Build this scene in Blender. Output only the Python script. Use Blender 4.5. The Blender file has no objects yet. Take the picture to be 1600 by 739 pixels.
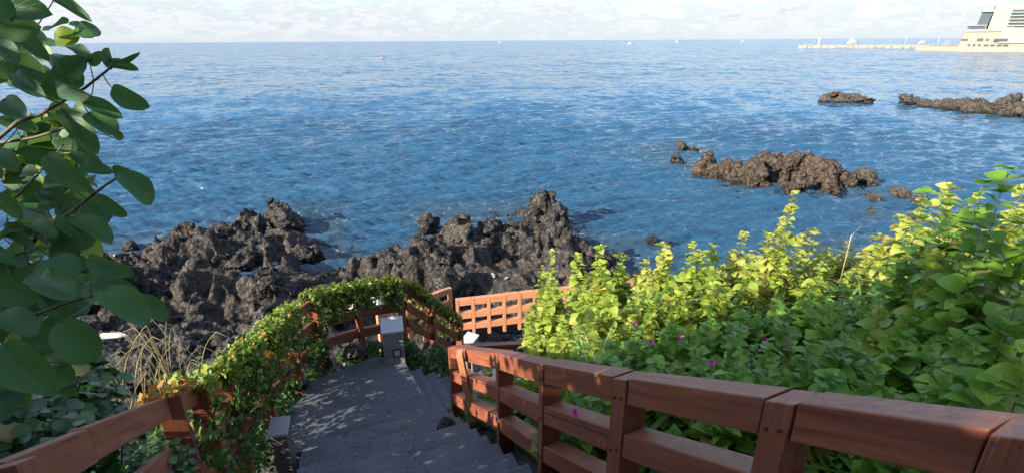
import bpy, bmesh, math, random
import numpy as np
from mathutils import Vector, Matrix
rad = math.radians
random.seed(7); RNG = np.random.default_rng(7)
scene = bpy.context.scene
COL = scene.collection

# ------------------------------------------------------------------ camera, world, sun, exposure
EYE, PITCH, FOC = 10.0, rad(20.9), 800.0          # eye 10 m above the sea
cam = bpy.data.objects.new('camera', bpy.data.cameras.new('camera')); COL.objects.link(cam)
cam.location = (0, 0, EYE)
cam.rotation_euler = (Matrix.Rotation(math.pi/2 - PITCH, 4, 'X') @ Matrix.Rotation(rad(-0.34), 4, 'Z')).to_euler()
cam.data.sensor_width = 36; cam.data.lens = 18
cam.data.clip_start = 0.05; cam.data.clip_end = 80000
scene.camera = cam

SUN_EL, SUN_AZ = rad(23.5), rad(236)                # azimuth of the sun, clockwise from +Y: behind the camera on the left
sd = Vector((math.sin(SUN_AZ)*math.cos(SUN_EL), math.cos(SUN_AZ)*math.cos(SUN_EL), math.sin(SUN_EL)))
sun = bpy.data.objects.new('sun', bpy.data.lights.new('sun', 'SUN')); COL.objects.link(sun)
sun.data.energy = 5.0; sun.data.angle = rad(0.5); sun.data.color = (1.0, 0.89, 0.72)
sun.rotation_euler = sd.to_track_quat('Z', 'Y').to_euler()
scene.view_settings.view_transform = 'Standard'; scene.view_settings.look = 'None'
scene.view_settings.gamma = 1; scene.view_settings.use_curve_mapping = False
scene.view_settings.exposure = 1.35

world = bpy.data.worlds.new("World"); scene.world = world; world.use_nodes = True
class NT:
    def __init__(s, tree): s.t = tree; s.n = tree.nodes; s.l = tree.links
    def new(s, typ, ins=None, **kw):
        nd = s.n.new(typ)
        for k, v in kw.items(): setattr(nd, k, v)
        for k, v in (ins or {}).items():
            sock = nd.inputs[k]
            if isinstance(v, bpy.types.NodeSocket): s.l.new(v, sock)
            else: sock.default_value = v
        return nd
    def math(s, op, a, b=None, clamp=False):
        nd = s.new('ShaderNodeMath', operation=op, use_clamp=clamp)
        for i, v in enumerate((a, b)):
            if v is None: continue
            if isinstance(v, bpy.types.NodeSocket): s.l.new(v, nd.inputs[i])
            else: nd.inputs[i].default_value = v
        return nd.outputs[0]
    def ramp(s, fac, stops, interp='LINEAR'):
        nd = s.n.new('ShaderNodeValToRGB'); nd.color_ramp.interpolation = interp
        s.l.new(fac, nd.inputs[0]); e = nd.color_ramp.elements
        while len(e) < len(stops): e.new(0.5)
        for el, (p, c) in zip(e, stops):
            el.position = p; el.color = (c[0], c[1], c[2], 1) if isinstance(c, (tuple, list)) else (c, c, c, 1)
        return nd.outputs[0]
    def mix(s, fac, a, b, blend='MIX'):
        nd = s.n.new('ShaderNodeMix'); nd.data_type = 'RGBA'; nd.blend_type = blend
        for i, v in ((0, fac), (6, a), (7, b)):
            if isinstance(v, bpy.types.NodeSocket): s.l.new(v, nd.inputs[i])
            else: nd.inputs[i].default_value = v if i == 0 else (v[0], v[1], v[2], 1)
        return nd.outputs[2]
    def noise(s, vec, scale, detail=4, rough=0.55, dist=0.0):
        return s.new('ShaderNodeTexNoise', {'Vector': vec, 'Scale': scale, 'Detail': detail, 'Roughness': rough, 'Distortion': dist}).outputs[0]
    def bump(s, h, strength, dist, normal=None):
        ins = {'Height': h, 'Strength': strength, 'Distance': dist}
        if normal is not None: ins['Normal'] = normal
        return s.new('ShaderNodeBump', ins).outputs[0]
w = NT(world.node_tree); w.n.clear()
skyt = w.new('ShaderNodeTexSky', sky_type='NISHITA', sun_disc=False, sun_elevation=SUN_EL, sun_rotation=SUN_AZ, altitude=10,
             air_density=1.0, dust_density=0.6, ozone_density=1.5)
tc = w.new('ShaderNodeTexCoord').outputs['Generated']
sep = w.new('ShaderNodeSeparateXYZ', {0: tc})
puff = w.new('ShaderNodeMapping', {'Vector': tc, 'Scale': (14, 14, 46)}).outputs[0]
n1 = w.noise(puff, 1.0, 7, .62, .35)
n2 = w.noise(w.new('ShaderNodeMapping', {'Vector': tc, 'Scale': (3, 3, 22)}).outputs[0], 1.0, 3, .5)
n3 = w.noise(w.new('ShaderNodeMapping', {'Vector': tc, 'Scale': (44, 44, 120)}).outputs[0], 1.0, 5, .6, .3)
cl = w.math('ADD', w.math('ADD', w.math('MULTIPLY', n1, 0.55), w.math('MULTIPLY', n2, 0.35)), w.math('MULTIPLY', n3, 0.25))
mask = w.ramp(cl, [(0.50, 0.0), (0.58, 0.7), (0.66, 1.0)])
shade = w.ramp(cl, [(0.50, (1.85, 1.98, 2.3)), (0.56, (2.35, 2.45, 2.7)), (0.62, (3.1, 3.2, 3.35)), (0.72, (2.5, 2.55, 2.75))])
hz = w.ramp(sep.outputs[2], [(0.0, 0.90), (0.05, 0.75), (0.10, .15), (0.25, 0.0)])
base = w.mix(hz, skyt.outputs[0], (2.3, 2.65, 3.1))
shade = w.new('ShaderNodeVectorMath', {0: shade, 3: w.math('ADD', 1.0, w.math('MULTIPLY', w.ramp(sep.outputs[2], [(0.08, 0.0), (0.45, 1.0)]), 1.2))}, operation='SCALE').outputs[0]
maskv = w.math('MULTIPLY', mask, w.ramp(sep.outputs[2], [(0.0, 0.15), (0.012, 0.6), (0.03, 0.95), (0.08, 0.9), (.14, .3), (0.3, 0.12), (.6, .25)]))
skyc = w.mix(maskv, base, shade)
bg = w.new('ShaderNodeBackground', {'Color': skyc, 'Strength': 0.12})
w.l.new(bg.outputs[0], w.new('ShaderNodeOutputWorld').inputs[0])
world.cycles.sampling_method = 'MANUAL'; world.cycles.sample_map_resolution = 512

# ------------------------------------------------------------------ measuring: a sight line and a distance give a place
CP, SP = math.cos(PITCH), math.sin(PITCH)
def at(px, py, d):
    x = (px-800)/FOC*d; u = -(py-369.5)/FOC*d
    return Vector((x, d*CP + u*SP, EYE - d*SP + u*CP))
def on(px, py, z):
    k = SP + CP*(py-369.5)/FOC
    return at(px, py, (EYE-z)/k)

# ------------------------------------------------------------------ tagging and mesh helpers
def tag(o, label=None, cat=None, group=None, kind=None):
    if label: o['label'] = label
    if cat: o['category'] = cat
    if group: o['group'] = group
    if kind: o['kind'] = kind
    return o
def empty(name, loc, label=None, cat=None, group=None):
    o = bpy.data.objects.new(name, None); COL.objects.link(o); o.location = loc; o.empty_display_size = .1
    return tag(o, label, cat, group)
def link(name, me, mat=None, parent=None, loc=None):
    o = bpy.data.objects.new(name, me); COL.objects.link(o)
    if mat is not None and not me.materials: me.materials.append(mat)
    if parent is not None:
        o.parent = parent
        o.location = Vector(loc or (0, 0, 0)) - Vector(parent_origin(parent))
    elif loc is not None: o.location = loc
    return o
def parent_origin(p):
    v = Vector(p.location)
    while p.parent is not None: p = p.parent; v = v + Vector(p.location)
    return v
def npmesh(name, V, F, smooth=False):
    V = np.asarray(V, dtype=np.float32).reshape(-1, 3); F = np.asarray(F, dtype=np.int32)
    k = F.shape[1]; me = bpy.data.meshes.new(name)
    me.vertices.add(len(V)); me.vertices.foreach_set('co', V.ravel())
    me.loops.add(F.size); me.loops.foreach_set('vertex_index', F.ravel())
    me.polygons.add(len(F)); me.polygons.foreach_set('loop_start', np.arange(0, F.size, k, dtype=np.int32))
    me.update(calc_edges=True)
    if smooth: me.polygons.foreach_set('use_smooth', np.ones(len(F), dtype=bool))
    return me
class MB:
    def __init__(s): s.v = []; s.f = []
    def add(s, vs, fs):
        b = len(s.v); s.v += [tuple(v) for v in vs]; s.f += [tuple(b+i for i in f) for f in fs]
    def box(s, c, sz, rz=0, M=None):
        hx, hy, hz_ = sz[0]/2, sz[1]/2, sz[2]/2
        vs = [Vector((x*hx, y*hy, z*hz_)) for z in (-1, 1) for y in (-1, 1) for x in (-1, 1)]
        R = M or Matrix.Rotation(rz, 3, 'Z')
        s.add([Vector(c)+R@v for v in vs], [(0,2,3,1),(4,5,7,6),(0,1,5,4),(2,6,7,3),(0,4,6,2),(1,3,7,5)])
    def prism8(s, bot, top):      # two quads, ccw seen from above
        s.add(list(bot)+list(top), [(3,2,1,0),(4,5,6,7),(0,1,5,4),(1,2,6,5),(2,3,7,6),(3,0,4,7)])
    def poly(s, bot, top):
        n = len(bot); s.add(list(bot)+list(top), [tuple(range(n-1,-1,-1)), tuple(range(n, 2*n))]+[(i,(i+1)%n,n+(i+1)%n,n+i) for i in range(n)])
    def tube(s, pts, r0, r1=None, n=6):
        r1 = r0 if r1 is None else r1; pts = [Vector(p) for p in pts]; rings = []
        for i, p in enumerate(pts):
            t = (pts[min(i+1, len(pts)-1)] - pts[max(i-1, 0)]).normalized()
            a = t.cross(Vector((0.3, 0.2, 1)) if abs(t.z) < .95 else Vector((1, 0, 0))).normalized(); b = t.cross(a)
            r = r0 + (r1-r0)*i/max(1, len(pts)-1)
            rings.append([p + (a*math.cos(2*math.pi*k/n) + b*math.sin(2*math.pi*k/n))*r for k in range(n)])
        vs = [v for rg in rings for v in rg]; fs = []
        for i in range(len(pts)-1):
            for k in range(n): fs.append((i*n+k, i*n+(k+1)%n, (i+1)*n+(k+1)%n, (i+1)*n+k))
        fs += [tuple(range(n-1, -1, -1)), tuple((len(pts)-1)*n+k for k in range(n))]
        s.add(vs, fs)
    def build(s, name, mat, parent=None, origin=None, smooth=False, bevel=0):
        o0 = Vector(origin) if origin is not None else (parent_origin(parent) if parent is not None else Vector((0, 0, 0)))
        me = bpy.data.meshes.new(name); me.from_pydata([tuple(Vector(v)-o0) for v in s.v], [], s.f); me.update()
        if smooth:
            for p in me.polygons: p.use_smooth = True
        o = bpy.data.objects.new(name, me); COL.objects.link(o); me.materials.append(mat)
        if parent is not None: o.parent = parent; o.location = o0 - parent_origin(parent)
        else: o.location = o0
        if bevel:
            m = o.modifiers.new('bevel', 'BEVEL'); m.width = bevel; m.segments = 2; m.limit_method = 'ANGLE'
        return o

# ------------------------------------------------------------------ numpy noise
def _h(ix, iy, iz, s):
    n = (ix.astype(np.int64)*374761393 + iy.astype(np.int64)*668265263 + iz.astype(np.int64)*2147483647 + s*974634777) & 0xffffffff
    n = ((n ^ (n >> 13))*1274126177) & 0xffffffff
    n = (n ^ (n >> 16)) & 0xffffffff
    return n/4294967295.0
def vn(P, s=0):
    I = np.floor(P).astype(np.int64); f = P-I; f = f*f*f*(f*(f*6-15)+10)
    x, y, z = I[:, 0], I[:, 1], I[:, 2]; r = 0
    for a in (0, 1):
        for b in (0, 1):
            for c in (0, 1):
                wgt = (f[:, 0] if a else 1-f[:, 0])*(f[:, 1] if b else 1-f[:, 1])*(f[:, 2] if c else 1-f[:, 2])
                r = r + wgt*_h(x+a, y+b, z+c, s)
    return r
def fbm(P, o=4, s=0, g=0.5):
    a, t, r = 1.0, 0, 0
    for i in range(o): r = r + a*vn(P*2.03**i + 17.3*i, s+i); t += a; a *= g
    return r/t
def ridged(P, o=4, s=0, g=0.5):
    a, t, r = 1.0, 0, 0
    for i in range(o): r = r + a*(1-np.abs(2*vn(P*2.07**i + 11.1*i, s+i)-1)); t += a; a *= g
    return r/t
def worley(P, s=0):
    I = np.floor(P).astype(np.int64); best = np.full(len(P), 9.0); sec = best.copy()
    for a in (-1, 0, 1):
        for b in (-1, 0, 1):
            for c in (-1, 0, 1):
                x, y, z = I[:, 0]+a, I[:, 1]+b, I[:, 2]+c
                q = np.stack([x+_h(x, y, z, s), y+_h(x, y, z, s+1), z+_h(x, y, z, s+2)], 1)
                d = np.sqrt(((P-q)**2).sum(1)); sec = np.minimum(sec, np.maximum(best, d)); best = np.minimum(best, d)
    return best, sec

# ------------------------------------------------------------------ materials
def mat(name):
    m = bpy.data.materials.new(name); m.use_nodes = True; t = NT(m.node_tree); t.n.clear()
    out = t.new('ShaderNodeOutputMaterial'); p = t.new('ShaderNodeBsdfPrincipled'); t.l.new(p.outputs[0], out.inputs[0])
    return m, t, p, out
def setp(t, p, **kw):
    for k, v in kw.items():
        s = p.inputs[k.replace('_', ' ')]
        if isinstance(v, bpy.types.NodeSocket): t.l.new(v, s)
        else: s.default_value = v
def simple(name, col, rough=.6, metal=0, var=.15, scale=6, bumps=.1):
    m, t, p, _ = mat(name); oc = t.new('ShaderNodeTexCoord').outputs['Object']
    n = t.noise(oc, scale, 5)
    c = t.mix(n, [x*(1-var) for x in col], [min(1, x*(1+var)) for x in col])
    setp(t, p, Base_Color=c, Roughness=rough, Metallic=metal, Normal=t.bump(t.noise(oc, scale*6, 4), bumps, .01))
    return m
def pos(t): return t.new('ShaderNodeNewGeometry').outputs['Position']

def rock_mat(name, dark, light, brown, wet=.62):
    m, t, p, _ = mat(name); P = pos(t)
    a = t.noise(P, 0.55, 5, .6); b = t.noise(P, 3.5, 8, .68); c = t.noise(P, 22, 4, .6)
    col = t.mix(t.ramp(b, [(.43, 0), (.64, 1)]), dark, light)
    col = t.mix(t.ramp(t.noise(P, 9, 5, .7), [(.42, .6), (.58, 0)]), col, [x*.8 for x in dark])
    col = t.mix(t.ramp(a, [(.48, 0), (.68, .5)]), col, brown)
    col = t.mix(t.ramp(c, [(.62, 0), (.72, .35)]), col, [min(1, x*1.9) for x in light])
    z = t.new('ShaderNodeSeparateXYZ', {0: P}).outputs[2]
    wetm = t.ramp(t.math('ADD', z, t.math('MULTIPLY', t.math('SUBTRACT', b, .5), .9)), [(0.12, 1), (wet, 0)])
    col = t.mix(wetm, col, (.028, .022, .018))
    v = t.new('ShaderNodeTexVoronoi', {'Vector': P, 'Scale': 5.5}).outputs['Distance']
    v2 = t.new('ShaderNodeTexVoronoi', {'Vector': P, 'Scale': 17.0}).outputs['Distance']
    h = t.math('ADD', t.math('ADD', b, t.math('MULTIPLY', v, .85)), t.math('ADD', t.math('MULTIPLY', c, .35), t.math('MULTIPLY', v2, .5)))
    setp(t, p, Base_Color=col, Roughness=t.ramp(wetm, [(0, .88), (1, .3)]), Normal=t.bump(h, 1.0, .30), Specular_IOR_Level=.25)
    return m
M_ROCK = rock_mat('black lava', (.020, .020, .023), (.235, .215, .195), (.175, .142, .115))
M_REEF = rock_mat('brown lava', (.05, .038, .031), (.27, .205, .158), (.21, .15, .115))
M_REEFG = rock_mat('grey reef lava', (.055, .047, .042), (.28, .235, .205), (.21, .16, .13))

def wood_mat(name, col, dark, wear=.5):
    m, t, p, _ = mat(name)
    P = t.new('ShaderNodeTexCoord').outputs['UV']
    st = t.new('ShaderNodeMapping', {'Vector': P, 'Scale': (1.6, 26, 26)}).outputs[0]
    g = t.noise(st, 1.0, 6, .62, .35); W = pos(t); big = t.noise(W, 3.2, 4); fine = t.noise(W, 30, 5, .7)
    c = t.mix(t.ramp(g, [(.33, 0), (.66, 1)]), dark, col)
    c = t.mix(t.ramp(big, [(.35, .0), (.7, .45)]), c, [x*.62 for x in col])
    bev = t.new('ShaderNodeBevel', {'Radius': .008}, samples=4).outputs[0]
    gn = t.new('ShaderNodeNewGeometry').outputs['Normal']
    dot = t.new('ShaderNodeVectorMath', {0: bev, 1: gn}, operation='DOT_PRODUCT').outputs['Value']
    edge = t.ramp(dot, [(.80, 1), (.985, 0)])
    worn = t.math('MULTIPLY', edge, t.ramp(fine, [(.48, 0), (.58, wear)]))
    scr = t.ramp(t.noise(t.new('ShaderNodeMapping', {'Vector': P, 'Scale': (2, 60, 60)}).outputs[0], 1, 3, .5), [(.70, 0), (.76, .55)])
    scr = t.math('MULTIPLY', scr, t.ramp(t.noise(W, 5, 3), [(.52, 0), (.64, 1)]))
    c = t.mix(t.math('MAXIMUM', worn, scr), c, (.42, .33, .29))
    c = t.mix(t.ramp(t.noise(W, 55, 2), [(.68, 0), (.72, .6)]), c, (.035, .02, .018))
    nz = t.new('ShaderNodeSeparateXYZ', {0: gn}).outputs[2]
    c = t.mix(t.math('MULTIPLY', t.ramp(nz, [(.8, 0), (.95, 1)]), t.ramp(t.noise(W, 7, 6, .7), [(.38, .08), (.62, .42)])), c, (.24, .155, .13))
    crack = t.ramp(t.noise(t.new('ShaderNodeMapping', {'Vector': P, 'Scale': (1.1, 42, 42)}).outputs[0], 1, 4, .6, .5), [(.30, .8), (.345, 0)])
    c = t.mix(crack, c, (.03, .015, .012))
    setp(t, p, Base_Color=c, Roughness=t.ramp(fine, [(.3, .36), (.7, .62)]), Specular_IOR_Level=.45,
         Normal=t.bump(t.math('ADD', g, t.math('MULTIPLY', fine, .4)), .35, .006))
    return m
M_WOOD = wood_mat('stained red brown timber', (.30, .098, .048), (.14, .042, .027))
M_WOOD_SUN = wood_mat('timber in sunlit orange', (.58, .27, .14), (.48, .20, .095), .3)  # same timber, with the orange of sunlight put into a lighter colour
M_NAIL = simple('rusty bolt', (.06, .03, .02), .6, .3)

def stone_mat(name, c0, c1, brick=True):
    m, t, p, _ = mat(name); P = pos(t)
    b = t.noise(P, 2.2, 6, .62); f = t.noise(P, 40, 4, .7)
    col = t.mix(t.ramp(b, [(.3, 0), (.7, 1)]), c0, c1)
    col = t.mix(t.ramp(f, [(.35, .35), (.65, 0)]), col, [x*.5 for x in c0])
    vor = t.new('ShaderNodeTexVoronoi', {'Vector': P, 'Scale': 42.0, 'Randomness': 1.0})
    cell = t.new('ShaderNodeSeparateColor', {0: vor.outputs['Color']}).outputs[0]
    patch = t.ramp(t.noise(P, 1.6, 3, .5), [(.46, 0), (.56, 1)])
    pit = t.math('MULTIPLY', t.math('MULTIPLY', t.ramp(vor.outputs['Distance'], [(.25, 1), (.42, 0)]), t.math('GREATER_THAN', cell, .52)), patch)
    col = t.mix(t.math('MULTIPLY', pit, .85), col, (.018, .018, .02))
    h = t.math('SUBTRACT', t.math('MULTIPLY', f, .4), pit)
    if brick:
        mp = t.new('ShaderNodeMapping', {'Vector': P, 'Rotation': (0, 0, rad(-22))}).outputs[0]
        br = t.new('ShaderNodeTexBrick', {'Vector': mp, 'Scale': 1.0, 'Mortar Size': .006, 'Brick Width': .62, 'Row Height': .31, 'Mortar Smooth': .1})
        col = t.mix(t.math('MULTIPLY', br.outputs['Fac'], .55), col, (.07, .07, .075))
        h = t.math('SUBTRACT', h, t.math('MULTIPLY', br.outputs['Fac'], .8))
    bv = t.new('ShaderNodeBevel', {'Radius': .016}, samples=4).outputs[0]; gn = t.new('ShaderNodeNewGeometry').outputs['Normal']
    eg = t.ramp(t.new('ShaderNodeVectorMath', {0: bv, 1: gn}, operation='DOT_PRODUCT').outputs['Value'], [(.80, 1), (.99, 0)])
    col = t.mix(t.math('MULTIPLY', eg, t.ramp(f, [(.4, .2), (.6, .75)])), col, [min(1, x*2.0) for x in c1])  # edges painted lighter, standing for the light that picks out the step edges
    dirt = t.ramp(t.noise(P, 9, 5, .7), [(.60, 0), (.70, .5)])
    col = t.mix(dirt, col, (.055, .045, .035))
    setp(t, p, Base_Color=col, Roughness=.8, Normal=t.bump(h, .6, .008))
    return m
M_STONE = stone_mat('grey basalt paving', (.064, .072, .092), (.12, .13, .158))
M_BOLL = stone_mat('grey basalt block', (.17, .17, .175), (.25, .25, .255), False)
M_BOLLD = stone_mat('dark stone block', (.075, .075, .085), (.12, .12, .13), False)

def leaf_mat(name, cols, trans=.38, tcol=None, rough=.45, vein=True, spec=.4, brown=.955):
    m, t, p, out = mat(name)
    g = t.new('ShaderNodeNewGeometry'); r = g.outputs['Random Per Island']
    stops = [(i/max(1, len(cols)-1), c) for i, c in enumerate(cols)]
    c = t.ramp(r, stops)
    P = g.outputs['Position']
    r2 = t.math('FRACT', t.math('MULTIPLY', r, 37.7)); c = t.mix(t.math('MULTIPLY', t.math('GREATER_THAN', r2, brown), .75), c, (.30, .19, .06))
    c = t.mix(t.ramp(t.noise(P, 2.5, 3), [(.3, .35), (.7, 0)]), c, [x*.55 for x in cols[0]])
    c = t.mix(t.ramp(t.noise(P, 45, 3), [(.55, 0), (.75, .25)]), c, (.20, .17, .05))
    if vein:
        uvn = t.new('ShaderNodeTexCoord').outputs['UV']; s = t.new('ShaderNodeSeparateXYZ', {0: uvn})
        ax = t.math('ABSOLUTE', s.outputs[0])
        mid = t.ramp(ax, [(0.0, 1), (.06, 0)])
        vv = t.math('FRACT', t.math('MULTIPLY', t.math('SUBTRACT', s.outputs[1], t.math('MULTIPLY', ax, .45)), 7.0))
        vein_ = t.ramp(vv, [(0.0, 1), (.10, 0), (.9, 0), (1, 1)])
        v = t.math('MAXIMUM', mid, t.math('MULTIPLY', vein_, .5))
        c = t.mix(t.math('MULTIPLY', v, .30), c, [min(1, x*2.0+.02) for x in cols[-1]])
        setp(t, p, Normal=t.bump(v, .35, .004))
    setp(t, p, Base_Color=c, Roughness=rough, Specular_IOR_Level=spec)
    tr = t.new('ShaderNodeBsdfTranslucent', {'Color': t.mix(.5, c, tcol or [min(1, x*2.2) for x in cols[-1]])})
    mx = t.new('ShaderNodeMixShader', {0: trans, 1: p.outputs[0], 2: tr.outputs[0]})
    t.l.new(mx.outputs[0], out.inputs[0])
    return m
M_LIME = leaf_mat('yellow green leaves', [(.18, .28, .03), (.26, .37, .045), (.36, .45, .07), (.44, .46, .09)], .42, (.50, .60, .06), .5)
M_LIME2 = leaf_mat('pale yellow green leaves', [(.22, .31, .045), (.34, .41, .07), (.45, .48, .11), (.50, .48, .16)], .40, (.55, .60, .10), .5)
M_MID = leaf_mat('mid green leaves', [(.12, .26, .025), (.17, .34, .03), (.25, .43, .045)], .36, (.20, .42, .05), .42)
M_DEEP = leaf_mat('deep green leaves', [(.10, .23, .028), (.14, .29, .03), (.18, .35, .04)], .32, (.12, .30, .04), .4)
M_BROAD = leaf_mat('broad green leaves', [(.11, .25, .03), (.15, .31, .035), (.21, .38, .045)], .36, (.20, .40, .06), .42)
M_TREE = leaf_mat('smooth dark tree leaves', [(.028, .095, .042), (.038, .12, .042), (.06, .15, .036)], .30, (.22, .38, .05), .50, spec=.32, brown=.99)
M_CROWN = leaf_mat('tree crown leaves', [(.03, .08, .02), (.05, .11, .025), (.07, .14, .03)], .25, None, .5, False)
M_TREE_SUN = leaf_mat('sunlit tone tree leaves', [(.12, .22, .03), (.22, .33, .04), (.34, .40, .05)], .45, (.55, .60, .06), .45)  # sun shining through the inner leaves is put into this lighter colour
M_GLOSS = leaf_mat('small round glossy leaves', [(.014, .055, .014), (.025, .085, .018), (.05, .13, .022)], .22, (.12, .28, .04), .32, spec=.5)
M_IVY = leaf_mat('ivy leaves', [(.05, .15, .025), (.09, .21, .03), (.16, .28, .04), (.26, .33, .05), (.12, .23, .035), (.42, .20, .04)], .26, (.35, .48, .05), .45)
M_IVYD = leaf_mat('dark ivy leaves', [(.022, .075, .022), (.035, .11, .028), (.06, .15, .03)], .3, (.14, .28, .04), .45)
M_IVYR = leaf_mat('reddening creeper leaves', [(.14, .24, .04), (.40, .15, .04), (.45, .30, .05), (.50, .10, .04)], .4, (.60, .28, .06), .45)
M_STRAW = leaf_mat('dry grass blades', [(.30, .25, .13), (.42, .36, .19), (.36, .36, .15)], .3, (.45, .42, .2), .6, False)
M_BLADE = leaf_mat('green grass blades', [(.06, .15, .03), (.12, .22, .05), (.2, .3, .09)], .3, None, .5, False)
M_STEM = simple('green brown stem', (.12, .12, .045), .6)
M_STEMP = simple('pale dry stem', (.42, .36, .26), .7)
M_BARK = simple('grey brown bark', (.10, .075, .055), .8, 0, .3, 18, .6)
M_TWIG = simple('olive twig bark', (.085, .075, .045), .6, 0, .25, 30, .3)
M_FLOWER = simple('magenta petals', (.62, .02, .42), .6)
M_WHITE = simple('weathered white plastic', (.45, .45, .45), .5)
M_CAP = simple('sky brightened stone cap', (.34, .355, .39), .55, 0, .10, 9, .2)  # sky light caught by the caps is put into their paler colour
M_BLACK = simple('black lamp frame', (.015, .015, .017), .4)
M_LAMP = simple('frosted lamp lens', (.42, .40, .36), .35)
M_SOIL = simple('dark soil', (.05, .042, .035), .95, 0, .4, 8, 1)
M_CREAM = simple('cream rendered wall', (.28, .27, .225), .75, 0, .04, .3, .05)
M_TAN = simple('tan rendered wall', (.25, .22, .18), .75, 0, .06, .3, .05)
M_GLASS = simple('blue grey window glass', (.05, .075, .095), .25, 0, .1, .5, 0)
M_DARKW = simple('dark window opening', (.05, .055, .065), .3, 0, .2, .5, 0)
M_CONC = simple('pale concrete', (.30, .27, .225), .85, 0, .10, .8, .3)
M_QUAY = simple('buff quay concrete', (.29, .245, .19), .85, 0, .12, .2, .3)
M_BOAT = simple('white boat paint', (.45, .45, .44), .4)
M_BOATR = simple('red boat paint', (.5, .09, .05), .5)

# ------------------------------------------------------------------ terrain heights
CTRL = []
MID = Vector((-1.74, 4.91)); UP = Vector((.375, -.927)); LAT = Vector((.927, .375)); RISE, TREAD = .167, .30
def st(s, l): v = MID + UP*s + LAT*l; return v.x, v.y
for s in (0, 1.2, 2.4, 3.6, 4.8, 6.5, 9):
    zc = 5.6 + s*RISE/TREAD
    for l, dz in ((-1.0, -.30), (0, -.42), (.6, -.25), (1.0, .07)):
        CTRL.append((*st(s, l), zc+dz))
    CTRL.append((*st(s, -1.7), zc-.9)); CTRL.append((*st(s, -3.2), zc-2.4 if s > 1 else 4.2))
    CTRL.append((*st(s, 1.6), zc-.28)); CTRL.append((*st(s, 3), max(7.1, zc-.4)+.0 if s > 1 else 6.5))
CTRL += [(-1.6, 5.8, 5.3), (-2.5, 5.7, 5.35), (-1.7, 6.5, 5.2), (-2.2, 6.7, 5.35), (-3.4, 6.0, 4.4), (-2.6, 7.6, 4.3), (-4.5, 6, 3.6), (-3.5, 9, 3.0),
 (-.9, 6.6, 4.75), (-.7, 6.0, 4.9), (-.2, 7.0, 4.2), (-.3, 7.8, 3.7), (0, 8.5, 3.2), (-1.0, 9.5, 3.1), (1, 9.5, 3.1), (2.5, 9.8, 3.1), (-1, 10.8, 3.0), (2, 10.8, 3.0),
 (-.1, 5.6, 5.15), (.55, 5.2, 5.8), (1.2, 4.4, 6.6), (2.0, 3.6, 7.1), (1.1, 6.4, 5.6), (2.0, 5.4, 6.5), (3, 4.5, 7.0), (4.2, 3.2, 7.3), (3.2, 7, 6.0), (4.5, 6.5, 6.5), (2.2, 7.8, 5.0),
 (6, 5, 7.1), (6.5, 8, 6.2), (4.5, 9.2, 5.2), (9, 7, 6.6), (9, 10, 5.2), (12, 9, 5.5), (4, 11.5, 3.0), (7, 12, 3.2), (11, 13, 2.2), (15, 12, 2.6), (20, 14, 2.0), (7, 15, 1.2), (11, 16.5, .4), (16, 17, .0), (25, 17, 0),
 (6, 0, 8.6), (6, -6, 11), (0, -6, 11.5), (-6, -4, 9.5), (-9, 0, 6.5), (12, -4, 12), (20, 0, 9), (30, 5, 8), (-20, -5, 8), (-30, 0, 6), (0, -12, 13), (25, -10, 12), (-25, -12, 9),
 (-6, 3, 4.2), (-7, 7, 3.0), (-10, 5, 3.6), (-8, 10, 2.6), (-12, 10, 2.4), (-6, 12, 2.2), (-3, 12, 2.2), (-10, 14, 1.9), (-15, 13, 1.6), (-14, 18, 1.2), (-18, 18, .9),
 (-24, 14, .9), (-23, 19, .2), (-23, 21, -.1), (-19, 24, -.1), (-14, 24, .8), (-12, 26, .5), (-12.3, 28, -.1), (-10, 24, .5), (-9, 21.9, .1), (-10, 18, 1.2), (-6, 17, 1.3), (-7, 21.3, .3), (-8, 16.5, 1.3), (-10.5, 19.5, 1.0), (-9, 20, .7),
 (-5, 22, .6), (-5.2, 24.2, -.05), (-3, 20, .9), (-3, 25, .5), (-2.3, 28, 0), (-1, 24, .7), (0, 20, .9), (-1, 17, 1.2), (.6, 18.5, 1.0), (1, 28, .4), (1.2, 31, -.1), (2.6, 26, .2), (3.4, 23, .3), (3.8, 24.6, 0), (2.0, 20, 1.4),
 (3, 16, 1.0), (0, 13, 1.9), (2, 13, 2.0), (5, 18, .5), (5.8, 20.6, -.05), (8.3, 19, -.05)]
for x, y in [(-30, 24), (-24, 24), (-20, 28), (-14, 32), (-9, 30), (-8, 26), (-7, 24.2), (-5, 28), (-3, 32), (1, 35), (5, 31), (5, 27), (7, 23), (10, 21.5), (14, 20), (20, 20), (30, 20), (-38, 18),
             (-45, 25), (-30, 40), (-10, 40), (10, 40), (30, 40), (45, 25), (20, 28), (-20, 36), (0, 44), (40, 16)]:
    CTRL.append((x, y, -1.6 if y > 30 else -1.2))
CT = np.array(CTRL); CN = len(CT)
_A = np.sqrt(((CT[:, None, :2]-CT[None, :, :2])**2).sum(2)); _W = np.linalg.solve(np.block([[_A, np.ones((CN, 1)), CT[:, :2]], [np.ones((1, CN)), np.zeros((1, 3))], [CT[:, :2].T, np.zeros((2, 3))]]), np.concatenate([CT[:, 2], np.zeros(3)]))
def smooth01(a, b, x): t = np.clip((x-a)/(b-a), 0, 1); return t*t*(3-2*t)
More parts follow.
